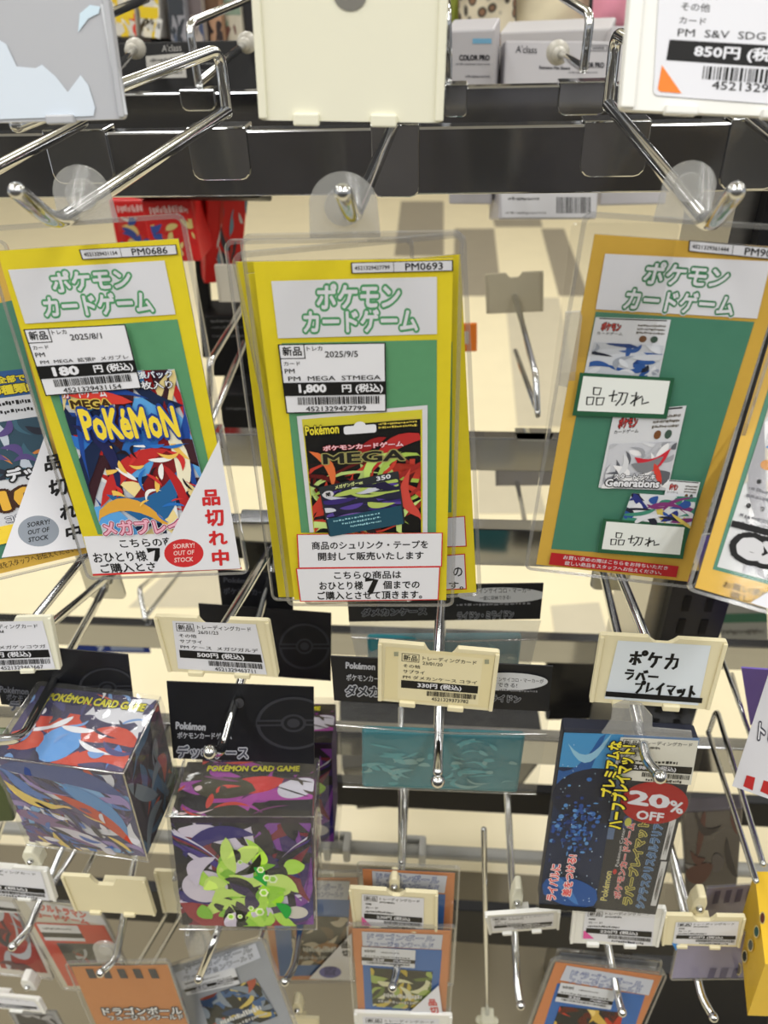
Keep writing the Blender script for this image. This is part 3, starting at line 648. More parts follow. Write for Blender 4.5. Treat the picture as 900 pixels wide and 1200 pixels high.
code(c, t, [(93, 292), (207, 286), (209, 298), (97, 304)], '4521329431154', 'PM0686')
a, B = note(c, t, [(99, 627), (262, 621), (284, 664), (110, 672)], [(.24, .1, .78, .34, 'こちらの商品は'), (.03, .42, .40, .7, 'おひとり様'), (.55, .4, .9, .68, '個までの'), (.06, .72, .95, .97, 'ご購入とさせて頂きます。')], False)
a.stroke(B, [(.43, .42), (.49, .40), (.46, .68)], .0028, BK); a.box(B, 0, .97, 1, 1.02, ink(*RED)); a.build('notice', t)
def soldout(c, t, tri, el, er, ecol, chars, ccol, z=.0024, kan=BK):
    a = Art(c, z); a.poly(c.px(), tri, WH); a.ell(c.px(), el[0], el[1], er[0], er[1], ink(*ecol))
    fg = ink(232, 200, 196) if ecol[0] > ecol[1] + 60 else BK; s_ = er[0] / 24; k = el[2] if len(el) > 2 else 0
    for i, (w_, tx) in enumerate(((13, 'SORRY!'), (12.5, 'OUT OF'), (11.5, 'STOCK'))):
        y = el[1] - 9 * s_ + i * 9 * s_ * er[1] / er[0] * 1.3; sl = k * w_
        a.text(c.quad((el[0] - w_ * s_, y - 2.8 * s_ + sl * s_), (el[0] + w_ * s_, y - 2.8 * s_ - sl * s_), (el[0] + w_ * s_, y + 2.8 * s_ - sl * s_), (el[0] - w_ * s_, y + 2.8 * s_ + sl * s_)), 0, 0, 1, 1, tx, fg, .02)
    for (x, y, hw, hh, ch, sk) in chars:
        a.text(c.quad((x - hw, y - hh + sk), (x + hw, y - hh - sk), (x + hw + 1.5, y + hh - sk), (x - hw + 1.5, y + hh + sk)), 0, 0, 1, 1, ch, ink(*ccol), .04)
    a.build('sold_out_sticker', t)
soldout(c, t, [(258, 513), (283, 663), (180, 667)], (217, 645, .06), (23, 16.5), (196, 44, 48), [(248, 580, 10.5, 9.5, '品', .5), (252, 603.5, 11, 10, '切', .5), (256, 627, 11, 8.5, 'れ', .5), (259, 650, 10, 9.5, '中', .5)], (196, 40, 44))
# --- card at the left edge
c, t = card('gold-edged green price card with grey sold-out corner, at the left edge', [(-190, 330), (5, 300), (104, 646), (-68, 690)], .302, GOLD, (.05, .05, .04, .02))
panel(c, t, 'green_panel', [(-160, 390), (14, 352), (90, 632), (-50, 668)], GRD)
a = Art(c, .0005); P = c.quad; Q = P((-130, 450), (28, 432), (84, 618), (-52, 650)); a.box(Q, 0, 0, 1, 1, ink(208, 210, 216))
a.box(Q, 0, 0, 1, .16, ink(40, 84, 140)); a.text(Q, .78, .03, .99, .075, '全部で', YE, .04, (BK, .08)); a.text(Q, .66, .085, 1, .145, '100種類!', YE, .04, (BK, .08)); a.text(Q, .55, .18, .98, .21, '~', BK, .02); a.text(Q, .55, .23, .98, .26, '~', BK, .02)
a.box(Q, .0, .3, 1, .64, ink(44, 74, 92)); a.burst(sub(Q, .4, .3, 1, .64), [(206, 130, 60), (60, 100, 120), (86, 70, 130), (190, 200, 214), (30, 34, 50)], 26, 41, (.25, .6), (.06, .16))
a.text(Q, .62, .58, 1, .66, 'デッキ', WH, .05, (BK, .13)); a.text(Q, .5, .7, 1.0, .82, '100', ink(226, 176, 60), .06, (ink(60, 30, 10), .1)); a.text(Q, .5, .85, .98, .89, 'コレクション', WH, .03, (ink(30, 40, 70), .07))
a.box(Q, 0, .9, 1, 1, ink(230, 200, 60)); a.burst(sub(Q, 0, .9, 1, 1), [(230, 200, 60), (190, 40, 50), (236, 220, 120)], 12, 42)
a.build('product_picture', t)
a = Art(c, .0021); B = P((-120, 684), (96, 635), (100, 645), (-112, 694)); a.text(B, .44, .1, .97, .8, '欲しい数をスタッフへお伝えください。', ink(60, 46, 20), .01); a.build('notice', t)
soldout(c, t, [(54, 508), (104, 640), (3, 652)], (46, 621, .16), (24, 18), (140, 148, 160), [(62, 541, 10, 9, '品', 2), (68, 570, 11, 10, '切', 2), (80, 598, 10, 9, 'れ', 2), (86, 622, 9, 9, '中', 2)], (24, 24, 26))
# --- right card with three pack pictures
c, t = card('gold price card with three pack pictures and handwritten slips, right of centre', [(697, 275), (928, 291), (806, 682), (628, 661)], .290, GOLD, (.075, .05, .06, .02), tab=(.42, -.12, .13))
C4 = c
panel(c, t, 'green_panel', [(698, 365), (884, 377), (798, 654), (646, 643)], GRD)
a = Art(c, .0004); a.box(c.quad((709, 297), (903, 306), (887, 373), (698, 362)), 0, 0, 1, 1, WH)
GDK = ink(56, 122, 82)
q1, q2 = c.quad((759, 305), (857, 313), (850, 337), (752, 332)), c.quad((736, 336), (862, 346), (858, 370), (729, 362))
for q_, s_ in ((q1, 'ポケモン'), (q2, 'カードゲーム')): a.text(q_, 0, 0, 1, 1, s_, WH, .03, [(WH, .14), (GDK, .09)])
a.build('title_banner', t)
code(c, t, [(807, 281), (932, 292), (929, 306), (806, 294)], '4521329361444', 'PM9006')
def pk(a, Q, pal, seed, tint):
    a.box(Q, 0, 0, 1, 1, ink(214, 216, 222)); a.box(Q, .05, .01, .95, .03, BK); a.text(Q, .1, .08, .36, .22, 'ポケモン', ink(190, 60, 60), .04, (BK, .08)); a.text(Q, .06, .24, .4, .29, 'カードゲーム', BK, .02)
    for k in range(3): a.text(Q, .58, .09 + .06 * k, .95, .13 + .06 * k, '~', ink(70, 60, 40), .02)
    a.ell(Q, .68, .33, .05, .055, ink(110, 70, 40)); a.ell(Q, .83, .33, .05, .055, ink(60, 80, 70))
    G = sub(Q, .04, .42, .98, 1); a.box(G, 0, 0, 1, 1, ink(*tint)); a.burst(G, pal, 30, seed, (.2, .7), (.05, .18))
a = Art(c, .0006); pk(a, c.quad((698, 371), (786, 374), (771, 446), (684, 440)), [(196, 200, 208), (150, 156, 168), (30, 60, 120), (44, 84, 150), (28, 34, 52), (214, 216, 222)], 51, (196, 200, 208)); a.build('product_picture', t)
a = Art(c, .0010); Q = c.quad((719, 482), (804, 474), (782, 573), (701, 570)); pk(a, Q, [(206, 208, 214), (150, 152, 160), (90, 92, 100), (224, 224, 228), (176, 178, 186)], 52, (190, 192, 200))
a.blade(Q, .68, .62, .5, .16, -.2, -.3, ink(190, 40, 56)); a.blade(Q, .62, .68, .45, .14, -.2, -.2, ink(120, 122, 128)); a.blade(Q, .8, .8, .3, .08, 1.0, 0, ink(200, 60, 50))
a.text(Q, .18, .8, .78, .88, 'スタートデッキ', WH, .04, (BK, .09)); a.text(Q, .08, .87, .86, .97, 'Generations', WH, .04, (BK, .09)); a.build('product_picture', t)
a = Art(c, .0014); pk(a, c.quad((782, 560), (820, 563), (806, 616), (770, 613)), [(214, 216, 222)], 54, (214, 216, 222)); Q = c.quad((740, 575), (816, 580), (808, 616), (728, 608)); a.box(Q, 0, 0, 1, 1, ink(206, 210, 216))
a.burst(Q, [(40, 50, 120), (60, 130, 110), (200, 180, 90), (30, 34, 50), (210, 212, 220), (120, 50, 110), (44, 80, 150)], 30, 53, (.25, .7), (.07, .2)); a.build('product_picture', t)
for q, w_ in (([(682, 437), (786, 443), (778, 485), (674, 481)], [(688, 449), (764, 459), (761, 474), (684, 473)]), ([(709, 607), (803, 614), (797, 649), (703, 642)], [(716, 619), (775, 629), (773, 638), (713, 636)])):
    a = Art(c, .0020); B = c.quad(*q); a.box(B, -.03, -.06, 1.03, 1.08, ink(34, 84, 58)); a.box(B, .015, .03, .985, .95, ink(220, 224, 222)); write(a, c.quad(*w_), '品切れ', .0006, BK); a.build('handwritten_slip', t)
a = Art(c, .0010); B = c.quad((646, 646), (795, 662), (792, 675), (643, 660)); a.box(B, 0, 0, 1, 1, ink(178, 32, 40)); a.text(B, .1, .1, .92, .44, 'お買い求めの際はこちらをお持ちいただき', WH, .01); a.text(B, .12, .56, .88, .9, '欲しい商品をスタッフへお伝えください。', WH, .01); a.build('notice', t)
# clear spare sleeve behind the right card
sc = Card([(668, 262), (800, 262), (700, 660), (622, 655)], .300, 30)
t = thing('clear_sleeve', 'empty clear plastic sleeve edge showing left of the gold card', 'sleeve', sc.pt(0, sc.h / 2))
b = MB(); b.prism([sc.pt(*sc.rect()(*p)) for p in rounded(0, 0, 1, 1, .06, 5, sc.w / sc.h)], -sc.n * .0006); b.build('film', FILM, t)
b = MB(); b.prism(ring_px(sc, [(662, 363), (680, 362), (682, 368), (672, 452), (654, 448)], .002), -sc.n * .001); b.build('tab', TABM, t)
# --- card at the right edge
c, t = card('gold price card with grey picture lettered ex, cut off by the right edge', [(930, 300), (1130, 345), (1006, 748), (817, 686)], .283, GOLD, (.05, .05, .05, .015))
panel(c, t, 'green_panel', [(925, 375), (1090, 400), (1000, 712), (835, 667)], GRD)
a = Art(c, .0005); P = c.quad; Q = P((932, 378), (1085, 404), (996, 706), (840, 664)); a.box(Q, 0, 0, 1, 1, ink(200, 202, 204))
a.burst(Q, [(210, 212, 214), (176, 178, 184), (150, 150, 156), (226, 226, 228), (190, 184, 170)], 40, 61, (.2, .6), (.04, .12))
a.blade(Q, .18, .40, .34, .05, .5, .2, ink(200, 90, 50)); a.blade(Q, .2, .47, .4, .09, .4, -.2, ink(120, 170, 70)); a.blade(Q, .22, .52, .3, .06, .3, .2, ink(60, 130, 190)); a.ell(Q, .12, .57, .05, .02, ink(190, 130, 60))
for k in range(3): a.ell(Q, .1 + .1 * k, .64, .018, .01, BK); a.ell(Q, .08 + .1 * k, .74, .018, .01, BK)
for k in range(4): a.text(Q, .04, .665 + .03 * k + (.05 if k > 1 else 0), .5, .68 + .03 * k + (.05 if k > 1 else 0), '~', ink(110, 110, 116), 0)
a.box(Q, 0, .81, 1, .835, BK); a.text(Q, .08, .855, .5, .945, 'ex', ink(190, 190, 194), .06, (BK, .13)); a.build('product_picture', t)
a = Art(c, .0008); a.text(P((848, 680), (935, 702), (934, 711), (846, 688)), 0, 0, 1, 1, 'お買い求めの際は', ink(60, 46, 20), .01); a.text(P((856, 692), (930, 711), (929, 720), (854, 700)), 0, 0, 1, 1, '欲しい商品を', ink(60, 46, 20), .01); a.build('notice', t)
a = Art(c, .0012); a.poly(c.px(), [(918, 682), (960, 733), (878, 706)], WH); a.build('sold_out_sticker', t)
# ------------------------------------------------------------------ packs on the second bar
DK = [(24, 24, 30)]
def emblem(a, F, cu, cv, ru, rv, m, bg):
    """round emblem on the header: ring, band and button"""
    a.ell(F, cu, cv, ru, rv, m, 40); a.ell(F, cu, cv, ru * .9, rv * .9, bg, 40); a.box(F, cu - ru, cv - rv * .12, cu + ru, cv + rv * .12, m)
    a.box(F, cu - ru * .97, cv - rv * .05, cu + ru * .97, cv + rv * .05, bg); a.ell(F, cu, cv, ru * .34, rv * .34, m, 24); a.ell(F, cu, cv, ru * .26, rv * .26, bg, 24); a.ell(F, cu, cv, ru * .17, rv * .17, m, 24)
def header(t, c4, Y, words, ball=None, free=12., label=None, hole=None, extra=None):
    c = Card(c4, Y, free); F = c.rect(); b = MB(); n = 14
    for i in range(n):       # slightly wavy card
        pass
    R_ = [c.pt(*F(*p)) for p in ((0, 0), (1, 0), (1, 1), (0, 1))]; b.prism(R_, -c.n * .001); HD = b.build('header', BLACKP, t)
    a = Art(c, .0004)
    fr = c.px(); er = c.w / 2
    def clipf(x, y):
        p, q = fr(x, y); return min(er, p), q
    if ball: emblem(a, clipf, *ball, ink(50, 51, 57), ink(24, 25, 29))
    for q, s_, m, bo, out in words: a.text(c.quad(*q), 0, 0, 1, 1, s_, m, bo, out)
    if extra: extra(a, c)
    if hole: a.ell(c.px(), hole[0], hole[1], hole[2], hole[2] * 1.1, ink(8, 8, 9)); a.ell(c.px(), hole[0] + .6, hole[1] + .6, hole[2] * .8, hole[2] * .85, ink(60, 60, 64))
    if a.V: a.build('header_print', HD)
    return c
LG = ink(172, 174, 182); OUTL = (ink(24, 24, 28), .03)
class BoxC:
    """deck box: front face solved from its corners, depth going straight back"""
    def __init__(s, c4, Y, depth, free=8.):
        s.f = Card(c4, Y, free); f = s.f; s.d = depth
        def face(o, ux, uy, n, w, h):
            c = object.__new__(Card); c.o, c.ux, c.uy, c.n, c.w, c.h = o, ux, uy, n, w, h; return c
        s.top = face(f.o + f.uy * f.h / 2 - f.n * depth / 2, f.ux, -f.n, f.uy, f.w, depth)
        s.right = face(f.o + f.ux * f.w / 2 - f.n * depth / 2, -f.n, f.uy, f.ux, depth, f.h)
        s.left = face(f.o - f.ux * f.w / 2 - f.n * depth / 2, f.n, f.uy, -f.ux, depth, f.h)
    def mesh(s, g=0.0):
        f = s.f; W_, H_ = f.w / 2 + g, f.h / 2 + g; b = MB()
        P = [f.o + f.ux * x + f.uy * z - f.n * y for z in (-H_, H_) for x, y in ((-W_, -g), (W_, -g), (W_, s.d + g), (-W_, s.d + g))]
        b.box8(P); return b
def deckbox(label, c4, Y, depth, body, arts, head, fin=True):
    B = BoxC(c4, Y, depth); t = thing('card_case_box', label, 'boxed card case', B.top.o, 'boxed card cases')
    o = B.mesh().build('box', body, t); bv = o.modifiers.new('b', 'BEVEL'); bv.width = .0012; bv.segments = 2
    for nm, c, fn in (('front_print', B.f, arts[0]), ('top_print', B.top, arts[1]), ('side_print', B.right, arts[2])):
        a = Art(c, .0002); fn(a, c, c.rect()); a.build(nm, t)
    g = .0022; f = B.f; b = MB(); Wx, Hz = f.w / 2 + g, f.h / 2 + g
    # shrink bag round the box with sealed fins left and right
    def P(x, z, y): return f.o + f.ux * x + f.uy * z - f.n * y
    N = 8
    V = []; F_ = []
    R = random.Random(hash(label) % 1000 if False else len(label))
    gx = np.linspace(-Wx, Wx, N + 1); gz = np.linspace(-Hz, Hz, N + 1); gy = np.linspace(-g, depth + g, N + 1)
    def grid(A_, B_, fn):
        base = len(V)
        for p in A_:
            for q in B_:
                e = R.uniform(-1, 1) * .0008; V.append(fn(p, q, e))
        for i in range(len(A_) - 1):
            for j in range(len(B_) - 1): F_.append((base + i * len(B_) + j, base + (i + 1) * len(B_) + j, base + (i + 1) * len(B_) + j + 1, base + i * len(B_) + j + 1))
    grid(gx, gz, lambda p, q, e: P(p, q, -g + e)); grid(gx, gy, lambda p, q, e: P(p, Hz + e, q)); grid(gz, gy, lambda p, q, e: P(Wx + e, p, q)); grid(gz, gy, lambda p, q, e: P(-Wx - e, p, q))
    for sx in (-1, 1):
        grid(np.linspace(-Hz * 1.03, Hz * .98, N + 1), np.linspace(0, .007, 3), lambda p, q, e: P(sx * (Wx + q), p, depth * .62 + e * 3 + q * 1.2))
    WP = part('shrink_wrap', V, F_, BAG, t, None, True)
    b = MB()
    for (x0, z0, y0), (x1, z1, y1) in (((-Wx, Hz, -g), (Wx, Hz, -g)), ((-Wx, Hz, -g), (-Wx, Hz, depth)), ((Wx, Hz, -g), (Wx, Hz, depth)), ((-Wx, -Hz, -g), (Wx, -Hz, -g)), ((Wx, -Hz, -g), (Wx, Hz, -g))):
        b.tube([P(x0, z0, y0), P((x0 + x1) / 2, (z0 + z1) / 2, (y0 + y1) / 2), P(x1, z1, y1)], .0006, 6, 0.0001)
    b.build('seam', clear('seam_film', (.85, .85, .87), .25, .1), WP, True)
    header(t, *head[0], **head[1]); return B, t
PUR = [(44, 26, 90), (96, 40, 140), (150, 60, 150), (30, 22, 40), (190, 180, 210), (120, 24, 50)]
def gfront(a, c, F):
    a.box(F, 0, 0, 1, 1, ink(58, 34, 96)); a.burst(F, [(44, 30, 110), (30, 24, 34), (120, 24, 46), (214, 204, 222), (126, 60, 150), (24, 20, 26)], 70, 71, (.3, .9), (.05, .14))
    a.box(F, 0, 0, 1, .045, ink(36, 16, 40))
    for k in range(5): a.blade(F, .02 + .05 * k, .2 + .05 * k, .8, .05, .5 + .04 * k, .1, ink(*[(214, 208, 226), (40, 30, 120), (124, 20, 44), (24, 18, 28), (60, 36, 130)][k])); a.blade(F, .98 - .05 * k, .25 + .05 * k, .8, .06, 2.5 - .05 * k, -.1, ink(*[(214, 208, 226), (26, 22, 30), (110, 36, 120), (40, 30, 120), (24, 18, 28)][k]))
    a.blade(F, .3, .7, 1.0, .22, .75, .15, ink(34, 28, 26)); a.blade(F, .4, .93, .9, .26, .25, -.1, ink(146, 36, 48)); a.ell(F, .2, .62, .17, .15, ink(206, 196, 210)); a.ell(F, .87, .87, .09, .06, ink(206, 200, 190))
    G = [(150, 206, 48), (176, 220, 74), (126, 184, 40), (196, 224, 110)]
    R = random.Random(5)
    for k in range(64): a.blade(F, R.gauss(.52, .17), R.uniform(.3, .98), R.uniform(.12, .36), R.uniform(.06, .14), R.uniform(0, 3.14), R.uniform(-.3, .3), ink(*R.choice(G + [(58, 44, 80), (206, 196, 214), (34, 32, 30)])))
    for k in range(7): a.blade(F, R.gauss(.55, .16), R.uniform(.4, .95), R.uniform(.1, .3), R.uniform(.04, .1), R.uniform(0, 3.14), .2, ink(*R.choice([(34, 40, 26), (40, 150, 60), (60, 50, 60)])))
    for k in range(9):
        x, y = R.uniform(.35, .75), R.uniform(.35, .9); r = R.uniform(.02, .045); a.poly(F, [(x + r * math.cos(q), y + r * 1.1 * math.sin(q)) for q in np.linspace(0, 6.283, 7)[:-1]], ink(222, 236, 190)); r *= .6; a.poly(F, [(x + r * math.cos(q), y + r * 1.1 * math.sin(q)) for q in np.linspace(0, 6.283, 7)[:-1]], ink(150, 206, 60))
def gtop(a, c, F):
    a.box(F, 0, 0, 1, 1, ink(50, 44, 36)); a.burst(F, [(60, 54, 40), (150, 60, 150), (200, 60, 50), (30, 26, 30), (170, 70, 160), (90, 40, 90)], 22, 73, (.3, .8), (.08, .3))
    a.blade(F, .55, .45, .5, .3, -.5, 0, ink(196, 50, 48)); a.blade(F, .88, .5, .3, .4, .4, 0, ink(206, 202, 216)); a.blade(F, .12, .5, .3, .25, .8, .2, ink(166, 76, 170)); a.blade(F, .33, .5, .5, .4, .2, 0, ink(64, 60, 40))
    a.burst(F, [(120, 60, 110), (70, 60, 50), (226, 200, 206), (206, 70, 60), (40, 34, 36)], 26, 75, (.1, .35), (.02, .07))
    a.text(F, .17, .06, .88, .2, 'POKÉMON CARD GAME', ink(214, 206, 40), .04, (ink(30, 28, 20), .07))
def gside(a, c, F): a.box(F, 0, 0, 1, 1, ink(60, 40, 70)); a.burst(F, [(150, 70, 150), (40, 30, 60), (200, 190, 200), (150, 40, 60)], 20, 74)
W_ = lambda q, s_, bo=.03, out=OUTL, m=None: (q, s_, m or LG, bo, out)
GB, gt = deckbox('green and purple wrapped card case box hanging under the 500 yen tag, front', [(200, 957), (364, 957), (368, 1083), (214, 1083)], .272, .050, ink(50, 36, 70), (gfront, gtop, gside),
    (([(197, 795), (365, 809), (371, 892), (201, 892)], .322), dict(hole=(280, 823, 7), ball=(344, 847, 44, 31), words=[
        W_([(206, 845), (242, 847), (241, 856), (206, 854)], 'Pokémon', .05), W_([(208, 857), (272, 858), (272, 866), (208, 865)], 'ポケモンカードゲーム'),
        ([(208, 873), (291, 874), (291, 889), (208, 888)], 'デッキケース', ink(70, 72, 84), .03, (LG, .09))])))
BL = [(36, 44, 110), (60, 110, 190), (214, 214, 226), (200, 64, 40), (44, 36, 80), (120, 170, 220), (86, 60, 120), (230, 200, 110)]
def bfront(a, c, F):
    a.box(F, 0, 0, 1, 1, ink(86, 76, 130)); a.burst(F, BL[:2] + BL + [(70, 60, 140), (150, 130, 190)], 120, 81, (.2, .6), (.03, .1), .7)
    a.blade(F, .5, .12, 1.0, .22, .15, .1, ink(44, 70, 140)); a.blade(F, .72, .45, .7, .2, .9, .1, ink(80, 140, 200)); a.blade(F, .68, .55, .75, .12, .75, .1, ink(196, 60, 36)); a.blade(F, .2, .4, .5, .1, .5, -.2, ink(230, 200, 100))
    a.blade(F, .3, .75, .8, .16, .5, .1, ink(126, 92, 140)); a.blade(F, .5, .85, .6, .1, .4, .1, ink(206, 200, 214)); a.burst(sub(F, .1, .45, .75, 1), [(214, 210, 222), (60, 100, 180), (30, 30, 60), (230, 190, 120), (110, 60, 110)], 30, 82, (.15, .4), (.03, .1), .7)
def btop(a, c, F):
    a.box(F, 0, 0, 1, 1, ink(44, 40, 86)); a.burst(F, [(60, 50, 100), (40, 36, 80), (206, 206, 216), (196, 64, 44), (80, 120, 190)], 20, 83, (.3, .8), (.1, .3))
    a.blade(F, .42, .75, .34, .5, .1, 0, ink(92, 150, 214)); a.blade(F, .8, .6, .5, .22, .1, .2, ink(190, 62, 44)); a.blade(F, .15, .75, .3, .3, .5, 0, ink(190, 66, 44)); a.blade(F, .75, .3, .4, .22, 0, 0, ink(206, 206, 216))
    a.burst(F, [(60, 60, 120), (226, 226, 236), (110, 150, 206), (206, 90, 60), (40, 36, 70)], 26, 85, (.1, .35), (.02, .08))
    a.text(F, .12, .06, .94, .2, 'POKÉMON CARD GAME', ink(214, 206, 40), .04, (ink(30, 28, 40), .07))
def bside(a, c, F): a.box(F, 0, 0, 1, 1, ink(64, 56, 66)); a.burst(F, [(44, 40, 50), (180, 70, 50), (120, 130, 140), (70, 100, 130), (40, 34, 44)], 30, 84)
BB, bt = deckbox('blue and red wrapped card case box at the left edge, tilted on its hook', [(-6, 886), (143, 905), (171, 1004), (36, 984)], .272, .055, ink(50, 46, 80), (bfront, btop, bside),
    (([(-12, 752), (148, 768), (160, 840), (0, 826)], .335), dict(ball=(126, 806, 34, 24), words=[
        W_([(0, 803), (34, 806), (34, 814), (0, 811)], 'Pokémon', .03, OUTL, ink(96, 98, 106)), W_([(8, 812), (75, 818), (75, 826), (8, 820)], 'ポケモンカードゲーム', .02, OUTL, ink(96, 98, 106)),
        ([(12, 820), (88, 827), (88, 838), (12, 832)], 'デッキケース', ink(60, 62, 72), .03, (ink(120, 122, 130), .07))])))
# boxes queued behind
B2 = BoxC([(236, 868), (388, 872), (392, 985), (246, 985)], .372, .05)
t = thing('card_case_box', 'wrapped card case box queued directly behind the green and purple one', 'boxed card case', B2.top.o, 'boxed card cases')
B2.mesh().build('box', ink(70, 50, 90), t); a = Art(B2.f, .0003); gfront(a, B2.f, B2.f.rect()); a.build('front_print', t); a = Art(B2.top, .0003); gtop(a, B2.top, B2.top.rect()); a.build('top_print', t)
B2.mesh(.004).build('shrink_wrap', WRAP, t); header(t, [(234, 704), (386, 722), (390, 795), (238, 790)], .43, [], ball=(357, 757, 30, 27))
t = thing('card_case_box', 'black header of the rearmost wrapped box, just under the left price card', 'boxed card case', at(290, 700, .448), 'boxed card cases')
header(t, [(256, 668), (340, 672), (346, 740), (262, 735)], .452, [W_([(262, 676), (300, 678), (300, 684), (262, 682)], 'Pokémon', .03, None, ink(70, 72, 80)), W_([(262, 688), (318, 690), (318, 698), (262, 696)], 'ポケモンカード', .03, None, ink(70, 72, 80))])
# --- teal cases in clear bags
TEAL = noisy('teal_case', (20, 112, 124), .25, 30, .35, .5)
def tealcase(label, hd, Yh, body, Yb, bag, words, extra=None, hazy=False):
    t = thing('counter_case', label, 'bagged case', at(*np.mean(hd, 0), Yh), 'teal cases in clear bags')
    hc = header(t, hd, Yh, words, extra=extra)
    B = BoxC(body, Yb, .006); o = B.mesh().build('case', TEAL, t); bv = o.modifiers.new('b', 'BEVEL'); bv.width = .0025; bv.segments = 3
    a = Art(B.f, .0004); R = random.Random(3)
    for cx in (.22, .75):      # pale leafy print
        for k in range(26): a.blade(B.f.rect(), cx + R.gauss(0, .1), .5 + R.gauss(0, .22), R.uniform(.06, .2), R.uniform(.02, .07), R.uniform(0, 3.1), R.uniform(-.4, .4), ink(*R.choice([(96, 156, 160), (112, 156, 156), (70, 146, 152)])))
    a.build('case_print', t)
    # bag: clear front, flaring from the header to the case with folded corners
    V = []; F_ = []; n = 10; m = 8
    tl, tr, br, bl = [np.array(p, float) for p in bag]
    for i in range(m + 1):
        v = i / m
        for j in range(n + 1):
            u = j / n; p = (1 - v) * ((1 - u) * tl + u * tr) + v * ((1 - u) * bl + u * br); yy = Yh + (Yb - .004 - Yh) * min(1, v * 2.2); V.append(at(p[0], p[1], yy + R.uniform(-.0006, .0006)))
    for i in range(m):
        for j in range(n): F_.append((i * (n + 1) + j, i * (n + 1) + j + 1, (i + 1) * (n + 1) + j + 1, (i + 1) * (n + 1) + j))
    WP = part('bag', V, F_, BAGH if hazy else BAG, t, None, True)
    b = MB()
    P = [at(p[0], p[1], Yb - .005) for p in (bl, br)]; b.tube([P[0], (P[0] + P[1]) / 2, P[1]], .0006, 6, .0001)
    q0 = tl + (bl - tl) * .28; q1 = tr + (br - tr) * .28; b.tube([at(*q0, Yb - .003), at(*(q0 + q1) / 2 + np.array([0, 4]), Yb - .006), at(*q1, Yb - .003)], .0007, 6, .02)
    b.build('seam', clear('seam_film'), WP, True); return t
def balloon(a, c):
    a.ell(lambda x, y: (min(c.w / 2, c.px()(x, y)[0]), c.px()(x, y)[1]), 592, 798, 50, 10.5, ink(196, 198, 202)); P = c.quad
    a.text(P((575, 792), (637, 795), (637, 800), (575, 797)), 0, 0, 1, 1, 'コインサイコロ・マーカーが', ink(40, 40, 46), .01); a.text(P((583, 799), (606, 800), (606, 805), (583, 804)), 0, 0, 1, 1, 'できる!', ink(40, 40, 46), .01)
    a.text(P((585, 806), (630, 808), (630, 811), (585, 809)), 0, 0, 1, 1, '~', ink(120, 120, 126))
hdw = [W_([(405, 775), (440, 777), (440, 785), (405, 783)], 'Pokémon', .05), W_([(406, 789), (470, 792), (470, 800), (406, 797)], 'ポケモンカードゲーム'),
       ([(405, 802), (500, 806), (500, 818), (405, 815)], 'ダメカンケース', ink(44, 46, 54), .03, (ink(170, 172, 180), .1)), ([(575, 813), (610, 815), (610, 823), (575, 821)], 'ライドン', ink(30, 30, 34), .03, (ink(140, 142, 148), .08))]
tealcase('teal case in a clear bag under a black header, behind the 330 yen tag', [(388, 767), (647, 783), (644, 832), (391, 823)], .315, [(424, 856), (616, 864), (607, 930), (424, 924)], .312, [(391, 822), (645, 833), (628, 931), (402, 922)], hdw, balloon)
def balloon2(a, c):
    a.ell(lambda x, y: (min(c.w / 2, c.px()(x, y)[0]), c.px()(x, y)[1]), 588, 697, 52, 9, ink(190, 192, 196)); P = c.quad
    a.text(P((556, 689), (622, 688), (622, 694), (556, 695)), 0, 0, 1, 1, 'コインサイコロ・マーカー', ink(40, 40, 46), .01); a.text(P((562, 698), (598, 697), (598, 702), (562, 703)), 0, 0, 1, 1, '一度に収納できる!', ink(40, 40, 46), .01)
    a.text(P((535, 707), (622, 705), (622, 708), (535, 710)), 0, 0, 1, 1, '~', ink(130, 130, 136)); a.text(P((424, 713), (500, 711), (500, 720), (424, 722)), 0, 0, 1, 1, 'ダメカンケース', ink(30, 30, 34), .03, (ink(120, 122, 128), .08))
    a.text(P((536, 717), (602, 715), (602, 724), (536, 726)), 0, 0, 1, 1, 'ライドン・ミライドン', ink(30, 30, 34), .03, (ink(140, 142, 148), .08))
tealcase('teal case in a clear bag queued behind, header half under the centre price card', [(407, 690), (637, 681), (633, 728), (408, 726)], .40, [(430, 748), (612, 746), (606, 800), (432, 800)], .395, [(408, 724), (634, 727), (616, 806), (424, 806)], [], balloon2, True)
# --- discount pack
c = Card([(661, 858), (820, 864), (768, 1071), (631, 1059)], .288, 10)
t = thing('play_mat_pack', 'dark blue play mat pack with red 20% OFF sticker, below the handwritten tag', 'pack', c.pt(0, c.h / 2)); F = c.rect()
b = MB(); b.prism([c.pt(*F(*p)) for p in ((0, 0), (1, 0), (1, 1), (0, 1))], -c.n * .012); o = b.build('pack', ink(30, 34, 50), t); bv = o.modifiers.new('b', 'BEVEL'); bv.width = .002; bv.segments = 2
a = Art(c, .0003); P = c.quad; LQ = P((661, 858), (731, 860), (697, 1064), (631, 1059)); RQ = P((731, 860), (820, 864), (768, 1071), (697, 1064))
a.box(LQ, 0, 0, 1, 1, ink(18, 38, 74)); a.box(LQ, 0, 0, 1, .2, ink(70, 150, 206)); a.blade(LQ, .3, .17, .9, .14, -.3, -.2, ink(30, 90, 160)); a.blade(LQ, .5, .06, .8, .05, -.2, -.2, ink(150, 200, 226)); a.ell(LQ, .7, .36, .75, .16, ink(14, 26, 54))
R = random.Random(8)
for k in range(190): a.ell(LQ, min(.95, max(.05, R.gauss(.42, .2))), R.gauss(.54, .09), R.uniform(.008, .05), R.uniform(.003, .014), ink(*R.choice([(24, 60, 130), (50, 110, 190), (34, 80, 160), (16, 34, 80), (90, 150, 214)])), 8)
